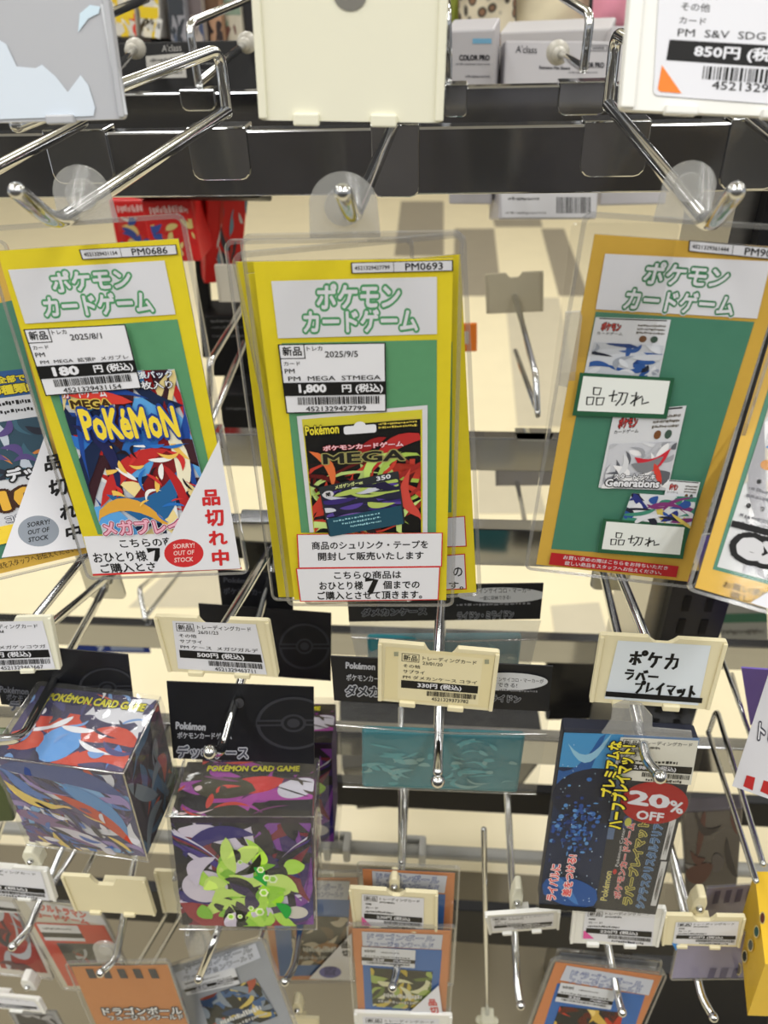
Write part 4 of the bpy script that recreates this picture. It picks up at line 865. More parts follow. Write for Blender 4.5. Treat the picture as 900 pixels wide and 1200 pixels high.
a.blade(LQ, .5, .9, 1.2, .16, .05, 0, ink(30, 80, 150)); a.blade(LQ, .4, .88, .6, .06, .3, 0, ink(60, 120, 190))
for k in range(40): a.ell(LQ, R.uniform(.03, .97), R.uniform(.05, .97), R.uniform(.005, .012), .004, ink(170, 200, 226), 6)
a.box(LQ, 0, .975, 1, 1, BK)
YL = ink(222, 208, 60); out = (ink(26, 26, 34), .1)
a.text(LQ, .74, .02, .98, .34, 'プレミアムな', YL, .04, out, True); a.text(LQ, .94, .04, 1.22, .52, 'ハーフプレイマット!', YL, .04, out, True)
a.text(LQ, .1, .74, .27, .95, 'ライバルに', ink(206, 70, 70), .03, (ink(226, 214, 214), .07), True); a.text(LQ, .36, .68, .52, .92, '差をつける!', ink(206, 70, 70), .03, (ink(226, 214, 214), .07), True)
a.build('left_print', t)
a = Art(c, .0005); a.box(RQ, 0, .02, 1, 1, ink(52, 54, 60)); a.box(RQ, 0, .0, .1, .6, ink(96, 116, 150)); a.box(RQ, 0, .0, 1, .05, ink(110, 140, 180))
a.text(RQ, .06, .78, .17, .95, 'Pokémon', ink(206, 196, 120), .03, (ink(40, 50, 90), .08), True); a.text(RQ, .2, .53, .25, .75, 'Pokémon Center', ink(220, 220, 220), 0, None, True); a.ell(RQ, .21, .78, .03, .015, ink(190, 60, 60)); a.box(RQ, .2, .46, .34, .53, ink(60, 70, 120)); a.ell(RQ, .27, .495, .05, .025, ink(190, 190, 90))
a.text(RQ, .26, .5, .38, .93, 'ポケモンカードゲーム', ink(206, 90, 90), .03, (ink(214, 196, 196), .06), True); a.text(RQ, .42, .48, .58, .96, 'ラバープレイマット', ink(90, 84, 50), .03, (ink(206, 196, 110), .07), True); a.text(RQ, .64, .45, .79, .97, 'シアテスクリスタルラリアス', ink(70, 100, 140), .03, (ink(130, 160, 196), .06), True)
a.box(RQ, .86, .46, .95, .69, ink(206, 206, 206)); a.box(RQ, .88, .7, .97, .95, ink(206, 206, 206)); a.text(RQ, .88, .48, .93, .67, '~~', ink(60, 60, 60)); a.text(RQ, .90, .72, .95, .93, '~', ink(60, 60, 60)); a.build('right_print', t)
a = Art(c, .0012); Q = P((727, 862), (818, 866), (809, 918), (717, 911)); price_label(a, Q, TC, '~', ['その他', 'サプライ', '~カプコン ラバープレイマット'.replace('カプコン ', '')], '2,980円 (税込)', '~', 41, True, ink(222, 220, 208)); a.poly(Q, [(0, .72), (0, 1), (.17, .99)], ink(150, 206, 70)); a.build('price_label', t)
a = Art(c, .0018); a.ell(c.px(), 766, 938, 39.5, 24.5, ink(164, 32, 36), 40); a.text(P((737, 922), (786, 930), (783, 946), (734, 939)), 0, 0, 1, 1, '20', WH, .045); a.text(P((785, 934), (801, 938), (799, 952), (783, 948)), 0, 0, 1, 1, '%', WH, .03); a.text(P((746, 946), (778, 950), (776, 960), (744, 957)), 0, 0, 1, 1, 'OFF', WH, .035); a.build('discount_sticker', t)
b = MB(); b.prism([c.pt(*F(*p), .0030) for p in rounded(-.03, -.035, 1.03, 1.01, .03)], -c.n * .0004); b.build('film', FILM, t)
b = MB(); b.prism(ring_px(c, [(705, 858), (716, 842), (718, 826), (732, 820), (752, 824), (764, 838), (764, 852), (810, 856), (811, 864)], .001), -c.n * .0012); b.build('hang_tab', TABM, t)
# ------------------------------------------------------------------ third row: hooks and small price cards
G8 = 'hooks of the third bar'
def low(label, base, bend, tip, br=None, Yt=.275):
    return hook(label, G8, [('product_arm', [(*base, YB), (*bend, Yt + .012), (*tip, Yt)])], None, r=.0030, ball=(*tip, Yt - .001, .0036))
low('third-row chrome hook with ball tip at the far left, below the 198 yen tag', (120, 880), (32, 1092), (15, 1109))
low('third-row chrome hook through the tab of the orange card with dark stripes', (182, 880), (136, 1124), (118, 1140))
low('third-row chrome hook in front of the grey card', (320, 900), (250, 1105), (233, 1147))
low('third-row chrome hook below the green and purple box, right end', (378, 930), (344, 1135), (334, 1150))
low('third-row chrome hook through the centre orange card, ball tip low', (478, 870), (465, 1140), (460, 1157))
low('third-row chrome hook carrying the tipped white tag', (592, 880), (606, 1155), (610, 1178))
low('third-row chrome hook over the right orange card', (668, 880), (724, 1168), (729, 1186))
low('third-row chrome hook over the pale violet card near the yellow box', (760, 880), (822, 1168), (836, 1192))
hook('upright thin chrome rod with pointed top, right of the centre orange card', G8, [('rod', [(571, 1190, .34), (567, 972, .345)])], None, r=.0022)
t = thing('tag_clip', 'white plastic clip gripping the thin upright rod at the bottom edge', 'clip', at(571, 1192, .338))
p = at(571, 1195, .338); b = MB(); b.box(p[0] - .006, p[0] + .006, p[1] - .006, p[1] + .008, p[2] - .02, p[2] + .008); o = b.build('clip_body', IVORY, t); bv = o.modifiers.new('b', 'BEVEL'); bv.width = .001
b = MB(); b.tube([p + np.array([-.007, .001, -.004]), p + np.array([.007, .001, -.004])], .004, 10); b.build('jaw', IVORY, t, True)
for k, (x0, y0, x1, y1, lab_) in enumerate(((150, 900, 60, 1040, 'second from the left under the blue box'), (236, 930, 205, 1030, 'dim one left of the green and purple box'), (262, 985, 220, 1095, 'between the empty cream tags'),
        (345, 950, 305, 1100, 'under the green and purple box'), (700, 870, 742, 1075, 'right behind the discount pack'), (735, 900, 770, 1080, 'left behind the pale tag beside the yellow box'), (762, 900, 808, 1070, 'nearest the yellow box, upper part'),
        (470, 830, 470, 1010, 'straight above the orange centre card'), (150, 925, 96, 1030, 'right neighbour of the second from the left'), (215, 1040, 160, 1132, 'left of two above the orange striped card'), (232, 1040, 176, 1135, 'right of two above the orange striped card'), (20, 915, -12, 1010, 'outermost at the left edge'), (640, 0, 0, 0, ''))[:-1]):
    hook('plain third-row chrome wire, ' + lab_, 'wires of the third bar', [('label_arm', [(x0, y0, YB), (x1, y1, .33)])], None, r=.0023)
# clips that seat tags on their arms
def tagclip(label, x, y, w, h, Y, m=IVORY):
    c = at(x, y, Y); s_ = Y / 800.; t = thing('tag_clip', label, 'clip', c, 'tag clips')
    b = MB(); L = [(-.5, -.5), (.5, -.5), (.5, .1), (.25, .5), (-.25, .5), (-.5, .1)]
    b.prism([c + np.array([u * w * s_, 0, v * 1.8 * h * s_]) for u, v in L], np.array([0, .010, 0])); o = b.build('clip_body', m, t); bv = o.modifiers.new('b', 'BEVEL'); bv.width = .0012; bv.segments = 2
    b = MB(); b.tube([c + np.array([0, -.0015, -.1 * h * s_]), c + np.array([0, .006, -.1 * h * s_])], .0024, 12); b.build('socket', CHROME, t, True)
tagclip('ivory clip on the arm of the 198 yen tag', 36, 1007, 34, 26, .30); tagclip('cream clip above the 220 yen tag at bottom centre', 462, 1037, 20, 22, .302, CREAM)
tagclip('white clip above the tipped white tag', 606, 1055, 22, 46, .30); tagclip('cream clip above the 220 yen tag beside the yellow box', 820, 1062, 26, 34, .298, CREAM)
tagclip('white clip above the tipped tag at lower left', 32, 1155, 32, 30, .295, WHITEP); tagclip('cream clip low between the grey card and the bottom edge', 348, 1182, 22, 30, .30, CREAM)
ORG = noisy('orange_paper', (194, 126, 82), .05, 200, .55, .3); OR2 = noisy('tan_orange_paper', (188, 126, 80), .05, 200, .55, .3); VIO = noisy('violet_paper', (150, 146, 172), .04, 200, .55, .3); GPA = noisy('grey_paper', (146, 150, 156), .04, 200, .55, .3)
NV = ink(50, 66, 130); ANV = ink(60, 104, 168)
def dbart(c, t, ban, lines, lab_q, pan, pic, seed, pal, lc=NV, tri=None, bl=ANV):
    if pan: panel(c, t, 'panel', pan, bl)
    a = Art(c, .0004); a.box(c.quad(*ban), 0, 0, 1, 1, ink(190, 194, 204))
    for q, s_ in zip(lines, ('ドラゴンボール', 'フュージョンワールド')): a.text(c.quad(*q), 0, 0, 1, 1, s_, ink(196, 202, 214), .0, [(lc, .06)])
    a.build('title_banner', t)
    if pic:
        a = Art(c, .0006); Q = c.quad(*pic); a.box(Q, 0, 0, 1, 1, ink(44, 46, 44)); a.burst(Q, pal, 40, seed, (.2, .6), (.05, .16)); a.text(Q, .2, .6, .85, .74, '~', ink(196, 196, 190)); a.text(Q, .1, .8, .9, .88, '~', ink(170, 170, 166)); a.build('product_picture', t)
    if lab_q:
        a = Art(c, .0010); Q = c.quad(*lab_q); a.box(Q, 0, 0, 1, 1, ink(206, 208, 212)); a.text(Q, .05, .1, .25, .3, '~', BK); a.text(Q, .35, .2, .7, .28, '~', BK); a.text(Q, .05, .45, .9, .52, '~', BK); a.box(Q, 0, .56, 1, .76, BK); a.text(Q, .2, .6, .42, .73, '220', WH, .03); a.text(Q, .6, .6, .92, .73, '円(税込)', WH, .02); a.bars(Q, .1, .8, .9, .9, BK, seed); a.build('price_label', t)
    if tri: soldout(c, t, *tri)
GP = 'small price cards in the third row'
DBP = [(150, 170, 90), (90, 110, 50), (206, 206, 170), (40, 50, 40), (190, 170, 70)]
c, t = card('orange and blue price card queued behind the centre bottom one', [(425, 1018), (533, 1024), (527, 1150), (432, 1146)], .305, ORG, tab=None, group=GP)
dbart(c, t, [(436, 1020), (524, 1026), (521, 1046), (437, 1040)], ([(441, 1022), (515, 1027), (514, 1035), (442, 1031)], [(441, 1032), (515, 1037), (513, 1043), (441, 1039)]), None, [(434, 1042), (522, 1048), (516, 1140), (438, 1138)], None, 1, DBP)
c, t = card('orange and blue price card with sold-out corner at bottom centre', [(413, 1088), (528, 1091), (522, 1194), (420, 1192)], .292, ORG, tab=None, group=GP)
dbart(c, t, [(424, 1091), (519, 1095), (517, 1112), (425, 1108)], ([(431, 1093), (509, 1096), (509, 1103), (431, 1100)], [(430, 1102), (508, 1105), (507, 1111), (431, 1108)]), [(424, 1108), (487, 1112), (486, 1133), (424, 1129)],
      [(424, 1109), (518, 1113), (512, 1188), (428, 1186)], [(434, 1133), (507, 1138), (503, 1183), (437, 1178)], 91, DBP, tri=([(514, 1151), (520, 1195), (466, 1195)], (487, 1191), (13, 6), (190, 70, 60), [(506, 1171, 5, 4, '品', 0), (508, 1180, 5, 4, '切', 0), (509, 1187, 5, 3.5, 'れ', 0), (510, 1193, 5, 3, '中', 0)], (190, 60, 50)))
c, t = card('orange price card with brown creature-free artwork, right of the green box bottom', [(305, 1028), (421, 1030), (413, 1146), (322, 1150)], .345, ORG, tab=None, group=GP)
t['label'] = 'orange price card with brown picture and sold-out corner, behind the green box bottom'
dbart(c, t, [(318, 1030), (410, 1032), (408, 1054), (322, 1052)], ([(350, 1034), (402, 1035), (402, 1043), (350, 1042)], [(350, 1044), (402, 1045), (402, 1051), (350, 1050)]), None, [(318, 1052), (410, 1054), (405, 1142), (328, 1144)], [(340, 1072), (408, 1074), (404, 1130), (344, 1130)], 92, [(150, 110, 70), (90, 70, 50), (60, 60, 60), (190, 180, 160)],
      tri=([(412, 1090), (414, 1146), (362, 1144)], (387, 1136), (13, 7), (110, 110, 170), [(404, 1104, 5, 4, '品', 0), (405, 1114, 5, 4, '切', 0)], (60, 60, 60)))
c, t = card('grey price card with blue picture, bottom left of the centre', [(198, 1134), (305, 1100), (352, 1222), (228, 1242)], .292, GPA, (.03, .03, .03, .02), tab=(.42, -.16, .13), group=GP)
dbart(c, t, [(205, 1140), (300, 1105), (306, 1122), (214, 1160)], ([(216, 1130), (294, 1107), (296, 1115), (219, 1140)], [(216, 1144), (296, 1117), (298, 1122), (218, 1152)]), [(213, 1150), (276, 1133), (282, 1152), (220, 1166)], None, [(235, 1170), (300, 1146), (326, 1190), (250, 1220)], 93, [(60, 90, 130), (190, 170, 90), (120, 130, 140), (160, 80, 60), (40, 60, 90)], ink(70, 72, 76))
c, t = card('tan orange price card with row of dark stripes along its top, lower left', [(84, 1133), (196, 1131), (228, 1222), (122, 1224)], .285, OR2, (.05, .06, .03, .02), tab=(.43, -.2, .13), group=GP)
a = Art(c, .0004)
for k in range(5): x = 100 + 18.3 * k; a.poly(c.px(), [(x, 1135), (x + 9, 1135), (x + 14, 1146), (x + 5, 1146)], ink(70, 70, 74))
for q, s_ in (([(119, 1180), (212, 1179), (214, 1188), (122, 1189)], 'ドラゴンボール'), ([(126, 1190), (214, 1188), (216, 1194), (129, 1195)], 'フュージョンワールド')): a.text(c.quad(*q), 0, 0, 1, 1, s_, ink(230, 230, 230), .02, [(ink(60, 62, 70), .12)])
a.build('title_banner', t)
c, t = card('white-edged red price card with outlined red title, behind the orange striped one', [(18, 1050), (114, 1066), (166, 1160), (73, 1162)], .315, noisy('offwhite_paper', (196, 192, 178), .04, 200, .6, .3), (.02, .02, .02, .02), group=GP)
a = Art(c, .0004); P = c.quad; a.box(P((27, 1052), (115, 1068), (126, 1084), (38, 1068)), 0, 0, 1, 1, ink(206, 206, 206))
a.text(P((44, 1058), (100, 1068), (102, 1076), (47, 1066)), 0, 0, 1, 1, 'ウルトラマン', ink(206, 120, 110), .02, (ink(180, 50, 44), .05)); a.text(P((38, 1067), (103, 1077), (105, 1083), (42, 1074)), 0, 0, 1, 1, 'カードゲーム', ink(206, 120, 110), .02, (ink(180, 50, 44), .05))
Q = P((38, 1080), (122, 1084), (160, 1152), (80, 1155)); a.box(Q, 0, 0, 1, 1, ink(190, 70, 54)); a.box(Q, .18, .32, 1, 1, ink(70, 72, 70)); a.burst(sub(Q, .35, .4, 1, 1), [(90, 90, 88), (170, 172, 174), (60, 60, 62), (130, 60, 50)], 16, 95); B = sub(Q, .05, .02, .62, .28); a.box(B, 0, 0, 1, 1, ink(206, 206, 208)); a.box(B, 0, .5, 1, .8, ink(40, 40, 42)); a.text(B, .1, .2, .8, .32, '~', BK); a.build('print', t)
c, t = card('dark red price card cut off by the left edge, under the 198 yen tag', [(-40, 1046), (24, 1052), (64, 1146), (-4, 1140)], .325, ink(196, 192, 184), (.02, .02, .02, .02), group=GP)
a = Art(c, .0004); Q = c.quad((-30, 1060), (20, 1064), (56, 1140), (2, 1134)); a.box(Q, 0, 0, 1, 1, ink(150, 60, 56)); a.burst(Q, [(120, 120, 126), (170, 172, 176), (90, 60, 66), (150, 60, 56), (60, 60, 66)], 26, 96); B = c.quad((-30, 1050), (22, 1058), (28, 1070), (-26, 1066)); a.box(B, 0, 0, 1, 1, ink(206, 206, 206)); a.box(B, 0, .55, 1, .85, ink(40, 40, 42)); a.build('print', t)
c, t = card('small dark-printed card at the lower left corner under the tipped tag', [(14, 1184), (62, 1186), (90, 1225), (30, 1226)], .30, ink(150, 152, 156), (.02, .02, .02, .02), group=GP)
a = Art(c, .0004); Q = c.quad((18, 1188), (60, 1189), (84, 1224), (34, 1225)); a.box(Q, 0, 0, 1, 1, ink(60, 60, 64)); a.burst(Q, [(160, 160, 164), (60, 60, 64), (110, 110, 116)], 14, 97); a.build('print', t)
for k, dy in enumerate((0, 9, 17)):
    y0 = 1134 - dy * 1.1
    if k == 2:
        c, t = card('clear empty-looking sleeve at the back of the right orange stack', [(658, y0), (770, y0 + 14), (744, 1200), (632, 1190)], .312, GPA, (.04, .05, .04, .02), group=GP)
    elif k == 1:
        c, t = card('orange price card second in the right-hand stack', [(656, y0), (772, y0 + 16), (745, 1204), (630, 1192)], .302, ORG, (.04, .05, .04, .02), group=GP)
    else:
        c, t = card('orange and blue price card reading 220, front of the stack below the discount pack', [(653, 1126), (774, 1145), (742, 1226), (618, 1214)], .288, ORG, (.05, .05, .04, .02), group=GP)
        dbart(c, t, [(664, 1131), (766, 1148), (760, 1166), (656, 1148)], ([(671, 1136), (755, 1150), (752, 1158), (668, 1144)], [(668, 1145), (751, 1158), (749, 1164), (666, 1151)]), [(657, 1150), (722, 1160), (715, 1182), (650, 1172)], [(653, 1152), (756, 1166), (738, 1222), (634, 1212)], [(656, 1178), (730, 1186), (720, 1230), (640, 1222)], 98, [(206, 170, 80), (180, 60, 40), (90, 40, 30), (226, 200, 120), (60, 40, 40)])
c, t = card('pale violet striped card under the 220 yen tag beside the yellow box', [(800, 1090), (890, 1096), (880, 1142), (785, 1150)], .302, VIO, (.03, .03, .03, .02), group=GP)
a = Art(c, .0004)
for k in range(4): x = 828 + 14 * k; a.poly(c.px(), [(x + 4, 1134), (x + 12, 1134), (x + 8, 1146), (x, 1146)], ink(96, 92, 124))
a.build('print', t)
c, t = card('pale violet striped card standing behind the tag beside the yellow box', [(834, 1042), (884, 1036), (880, 1085), (812, 1088)], .335, VIO, (.03, .03, .03, .02), group=GP)
a = Art(c, .0004)
for k in range(4): x = 834 + 13 * k; a.poly(c.px(), [(x + 4, 1044 - k), (x + 11, 1043 - k), (x + 7, 1058 - k), (x, 1059 - k)], ink(96, 92, 124))
a.build('print', t)
# --- yellow box at lower right
P0 = at(876, 1190, .262); P1 = at(855, 1123, .325); uu = at(900, 1120, .262) - P0; uu /= np.linalg.norm(uu); rr = np.array([uu[2], 0, -uu[0]]); ww = P1 - P0; ww -= uu * ww.dot(uu)
t = thing('yellow_box', 'bright yellow carton with a column of round emblems, lower right corner', 'box', P0); b = MB()
P1 = P0 + ww; b.box8([P0, P0 + rr * .09, P1 + rr * .09, P1, P0 + uu * .075, P0 + rr * .09 + uu * .075, P1 + rr * .09 + uu * .075, P1 + uu * .075])
YBM = noisy('yellow_carton', (222, 182, 44), .05, 60, .45, .4); b.build('carton_body', YBM, t)
side = object.__new__(Card); side.o = P0 + ww / 2 + uu * .04; side.ux = -ww / np.linalg.norm(ww); side.uy = uu; n_ = np.cross(side.ux, uu)
if n_.dot(CAM - side.o) < 0: n_ = -n_
side.n = n_; side.w = side.h = .1
a = Art(side, .0008)
for (x, y, col) in ((895, 1076, (110, 44, 40)), (888, 1092, (40, 90, 90)), (881, 1108, (90, 96, 90)), (874, 1121, (40, 44, 36)), (867, 1136, (120, 110, 90))): a.ell(side.px(), x, y, 3.4, 7.5, ink(226, 210, 150), 20); a.ell(side.px(), x, y, 2.6, 6, ink(*col), 20)
a.build('emblem_print', t)
# --- white flyer with red stripes and violet sheet at right
c = Card([(907, 776), (1005, 800), (952, 957), (857, 918)], .31, 10)
t = thing('striped_flyer', 'white hanging flyer with red stripes at its bottom, right edge', 'flyer', c.pt(0, c.h / 2)); b = MB(); F = c.rect(); b.prism([c.pt(*F(*p)) for p in ((0, 0), (1, 0), (1, 1), (0, 1))], -c.n * .0008); b.build('sheet', ink(206, 206, 212), t)
a = Art(c, .0003)
for k in range(3): x = 870 + 20 * k; a.poly(c.px(), [(x + 5, 908 + k * 6), (x + 15, 911 + k * 6), (x + 12, 926 + k * 6), (x + 1, 921 + k * 6)], ink(176, 44, 44))
a.text(c.quad((890, 846), (925, 852), (923, 872), (888, 866)), 0, 0, 1, 1, 'トレカ', ink(214, 214, 220), .02, [(ink(60, 60, 72), .09)]); a.build('print', t)
c = Card([(868, 782), (960, 790), (950, 856), (880, 850)], .42, 12); t = thing('violet_sheet', 'plain violet sheet behind the striped flyer at the right edge', 'sheet', c.pt(0, c.h / 2)); b = MB(); F = c.rect(); b.prism([c.pt(*F(*p)) for p in ((0, 0), (1, 0), (1, 1), (0, 1))], -c.n * .001); b.build('sheet', ink(116, 96, 190), t)
# ------------------------------------------------------------------ clear price rail low down, with clips
YC = .455; z = at(500, 998, YC)[2]; t = thing('clear_rail', 'frosted clear plastic rail with clips running low across the rack', 'rail', (0, YC, z))
b = MB(); b.tube([(-1, YC, z), (0, YC, z), (1, YC, z)], .007, 12, .001); b.build('tube', noisy('frosted_tube', (150, 150, 146), .05, 40, .25, .5), t, True)
for x in (395, 482, 655, 742, 845):
    p = at(x, 1000, YC); b = MB(); b.box(p[0] - .012, p[0] - .005, YC - .011, YC + .011, z - .011, z + .011); b.box(p[0] + .008, p[0] + .015, YC - .011, YC + .011, z - .011, z + .011); b.box(p[0] - .012, p[0] + .015, YC + .008, YC + .013, z - .009, z + .009); o = b.build('rail_clip', noisy('frosted_clip', (176, 176, 172), .03, 40, .3, .5), t); bv = o.modifiers.new('b', 'BEVEL'); bv.width = .002; bv.segments = 2
# ------------------------------------------------------------------ far side: goods facing the other aisle
def slab(name, label, cat, c4, Y, d, m, fn=None, group=None, free=14, pn='carton_body'):
    c = Card(c4, Y, free); t = thing(name, label, cat, c.pt(0, -c.h / 2), group); F = c.rect(); b = MB(); b.prism([c.pt(*F(*p)) for p in ((0, 0), (1, 0), (1, 1), (0, 1))], -c.n * d); o = b.build(pn, m, t); bv = o.modifiers.new('b', 'BEVEL'); bv.width = min(.002, d * .3); bv.segments = 2
    if fn: a = Art(c, .0004); fn(a, c, F); a.build('print', t)
    return c, t
SG = noisy('silver_grey_carton', (176, 174, 178), .03, 30, .4, .4)
def cp(word, wq, tagq=None, more=None):
    def f(a, c, F):
        a.text(c.quad(*wq), 0, 0, 1, 1, word, ink(40, 40, 46), .05)
        if tagq: a.box(c.quad(*tagq), 0, 0, 1, 1, ink(110, 160, 190))
        if more: more(a, c)
    return f
GC = 'silver-grey cartons on the far side'
slab('carton', 'narrow silver-grey carton with small blue tag, beside the cream sign holder', 'box', [(522, 33), (579, 36), (577, 240), (526, 240)], .85, .05, SG, cp('COLOR PRO', [(538, 64), (574, 64), (574, 71), (538, 71)], [(554, 45), (576, 45), (576, 51), (554, 51)],
     lambda a, c: (a.text(c.quad((534, 74), (574, 74), (574, 76), (534, 76)), 0, 0, 1, 1, '~', ink(90, 90, 96)), a.text(c.quad((545, 88), (574, 88), (574, 91), (545, 91)), 0, 0, 1, 1, '~', ink(90, 90, 96)))), GC)
def acl(a, c):
    P = c.quad; a.text(P((605, 53), (629, 54), (629, 63), (604, 62)), 0, 0, 1, 1, "A'class", ink(60, 60, 66), .01); a.text(P((632, 77), (668, 78), (668, 82), (632, 81)), 0, 0, 1, 1, 'Extreme Mat Sleeve', ink(40, 40, 46), .03)
    a.frame(P((690, 53), (712, 53), (712, 60), (690, 60)), 0, 0, 1, 1, .04, ink(60, 60, 66), .1); a.text(P((694, 55), (708, 55), (708, 58), (694, 58)), 0, 0, 1, 1, 'WHITE', ink(60, 60, 66), .03); a.text(P((666, 84), (700, 84), (700, 86), (666, 86)), 0, 0, 1, 1, '~', ink(90, 90, 96))
    a.box(P((587, 226), (699, 226), (698, 255), (588, 255)), 0, 0, 1, 1, ink(196, 196, 200)); a.bars(P((652, 231), (692, 231), (692, 250), (652, 250)), 0, 0, 1, 1, BK, 9, 30); a.text(P((595, 231), (632, 231), (632, 235), (595, 235)), 0, 0, 1, 1, '~', BK); a.text(P((592, 248), (640, 248), (640, 251), (592, 251)), 0, 0, 1, 1, '~', ink(110, 110, 110))
slab('carton', 'silver-grey sleeve carton with script lettering and small WHITE box, barcode at its foot', 'box', [(592, 46), (715, 49), (700, 257), (584, 257)], .86, .05, SG, cp('COLOR PRO', [(676, 73), (708, 73), (708, 80), (676, 80)], None, acl), GC)
slab('carton', 'silver-grey carton queued behind the one with script lettering', 'box', [(586, 34), (715, 36), (703, 240), (588, 240)], .985, .04, noisy('silver_carton_b', (186, 184, 186), .03, 30, .4, .4), None, GC)
slab('carton', 'silver-grey carton partly behind the upright bend of the right hook', 'box', [(715, 29), (800, 30), (780, 240), (704, 240)], .925, .025, SG, None, GC)
BKC = noisy('black_carton', (17, 17, 19), .2, 40, .5, .25)
def blk(a, c, F):
    P = c.quad; a.text(P((190, 53), (212, 51), (213, 60), (190, 61)), 0, 0, 1, 1, "A'class", ink(150, 148, 146), .01); B = P((171, 66), (216, 62), (219, 91), (173, 92)); a.box(B, 0, 0, 1, 1, ink(176, 174, 170)); a.text(B, .1, .12, .9, .32, '~', ink(60, 60, 60)); a.bars(B, .1, .5, .9, .85, BK, 8, 24)
    for k in range(3): a.text(P((232, 66 + 8 * k), (262, 65 + 8 * k), (262, 67 + 8 * k), (232, 68 + 8 * k)), 0, 0, 1, 1, '~', ink(120, 120, 120))
slab('carton', 'black carton with script lettering and white barcode label, upper left', 'box', [(136, 50), (302, 46), (302, 231), (150, 232)], .80, .04, BKC, blk, 'black cartons on the far side')
slab('carton', 'black carton with grey print low between the left and centre cards', 'box', [(238, 371), (310, 369), (312, 440), (250, 442)], .86, .05, BKC, lambda a, c, F: (a.text(F, .1, .06, .5, .1, '~', ink(110, 110, 112)), a.text(F, .1, .16, .8, .2, '~', ink(90, 90, 92)), a.text(F, .1, .3, .7, .34, '~', ink(90, 90, 92))), 'black cartons on the far side')
slab('carton', 'black carton below the first far-side black one, left of the centre stack', 'box', [(256, 462), (325, 462), (325, 512), (262, 512)], .80, .05, BKC, lambda a, c, F: a.text(F, .1, .3, .5, .36, '~', ink(96, 96, 98)), 'black cartons on the far side')
def redp(seed):
    def f(a, c, F): G = sub(F, .1, .3, .95, .95); a.burst(G, [(196, 40, 40), (210, 190, 120), (60, 80, 150), (226, 220, 210), (196, 60, 50)], 26, seed, (.2, .5), (.08, .2)); a.text(F, .15, .08, .9, .22, '~', ink(226, 190, 186))
    return f
REDM = noisy('red_carton', (204, 36, 36), .08, 30, .4, .4)
slab('carton', 'red carton with colourful print, left of the pair behind the left price card', 'box', [(126, 234), (188, 234), (196, 300), (140, 302)], .885, .05, REDM, redp(3), 'red cartons on the far side')
slab('carton', 'red carton with pale title, right of the pair behind the left price card', 'box', [(164, 235), (224, 234), (236, 306), (180, 308)], .80, .05, REDM, redp(4), 'red cartons on the far side')
slab('carton', 'tall red carton with striped picture hanging beside the dark rod', 'box', [(238, 232), (296, 226), (276, 328), (244, 334)], .86, .02, REDM, lambda a, c, F: a.burst(sub(F, .3, .05, 1, .95), [(90, 100, 110), (206, 206, 206), (60, 60, 70), (190, 60, 50), (110, 150, 170)], 30, 5, (.2, .6), (.05, .15), 1.2), 'red cartons on the far side')
slab('hanging_strip', 'dark hanging strip between the two red cartons', 'strip', [(222, 228), (236, 228), (252, 420), (236, 420)], .88, .01, BKC, None, pn='strip_body')
slab('carton', 'small orange tag edge beside the stack of centre cards', 'tag', [(540, 380), (559, 379), (559, 412), (540, 413)], .8, .004, ink(214, 116, 40), lambda a, c, F: a.box(F, .2, .25, .5, .7, ink(190, 176, 160)), pn='tag_body')
def mag(cols, seed):
    def f(a, c, F): a.burst(F, cols, 24, seed, (.2, .6), (.08, .25)); a.box(F, .05, .35, .95, .6, ink(*cols[0]))
    return f
GM = 'packs at the far counter behind the top bar'
slab('snack_pack', 'white and yellow pack left of the upper rear hooks', 'pack', [(126, -10), (158, -12), (158, 42), (130, 44)], 1.2, .05, ink(206, 202, 190), mag([(222, 190, 40), (206, 60, 40), (226, 220, 200)], 11), GM)
slab('snack_pack', 'white and yellow pack right of its twin, with price tab', 'pack', [(162, -12), (186, -12), (188, 44), (164, 44)], 1.2, .05, ink(206, 204, 196), mag([(226, 196, 40), (60, 50, 30), (226, 220, 200)], 12), GM)
t = thing('shelf_price_tab', 'small white price tab with barcode before the yellow packs', 'tag', at(186, 35, 1.15)); cc = Card([(184, 22), (191, 23), (187, 44), (180, 45)], 1.15, 14); b = MB(); b.prism([cc.pt(*cc.rect()(*p)) for p in ((0, 0), (1, 0), (1, 1), (0, 1))], -cc.n * .002); b.build('tab', WHITEP, t); a = Art(cc, .0005); a.bars(cc.rect(), .2, .2, .8, .5, BK, 3, 10); a.build('print', t)
for k, (x, cols, lb) in enumerate(((196, [(60, 64, 70), (150, 150, 156), (90, 100, 120)], 'grey'), (216, [(120, 110, 110), (190, 180, 170), (80, 90, 120)], 'mauve'), (238, [(110, 84, 64), (190, 150, 120), (60, 50, 50)], 'brown'), (262, [(140, 160, 140), (206, 200, 180), (120, 80, 70)], 'greenish'))):
    slab('magazine', lb + ' magazine leaning in the row above the black carton, upper left', 'magazine', [(x - 4, -30), (x + 16, -32), (x + 24, 48), (x + 4, 50)], 1.2 + .02 * k, .02, ink(*cols[1]), mag(cols, 20 + k), 'magazines upper left', pn='cover')
LEO = bpy.data.materials.new('spotted_fabric'); LEO.use_nodes = True; tr_ = LEO.node_tree; pb = tr_.nodes['Principled BSDF']; vo = tr_.nodes.new('ShaderNodeTexVoronoi'); vo.inputs['Scale'].default_value = 75; cr = tr_.nodes.new('ShaderNodeValToRGB'); tc_ = tr_.nodes.new('ShaderNodeTexCoord'); tr_.links.new(tc_.outputs['Object'], vo.inputs['Vector']); tr_.links.new(vo.outputs['Distance'], cr.inputs[0]); tr_.links.new(cr.outputs[0], pb.inputs['Base Color'])
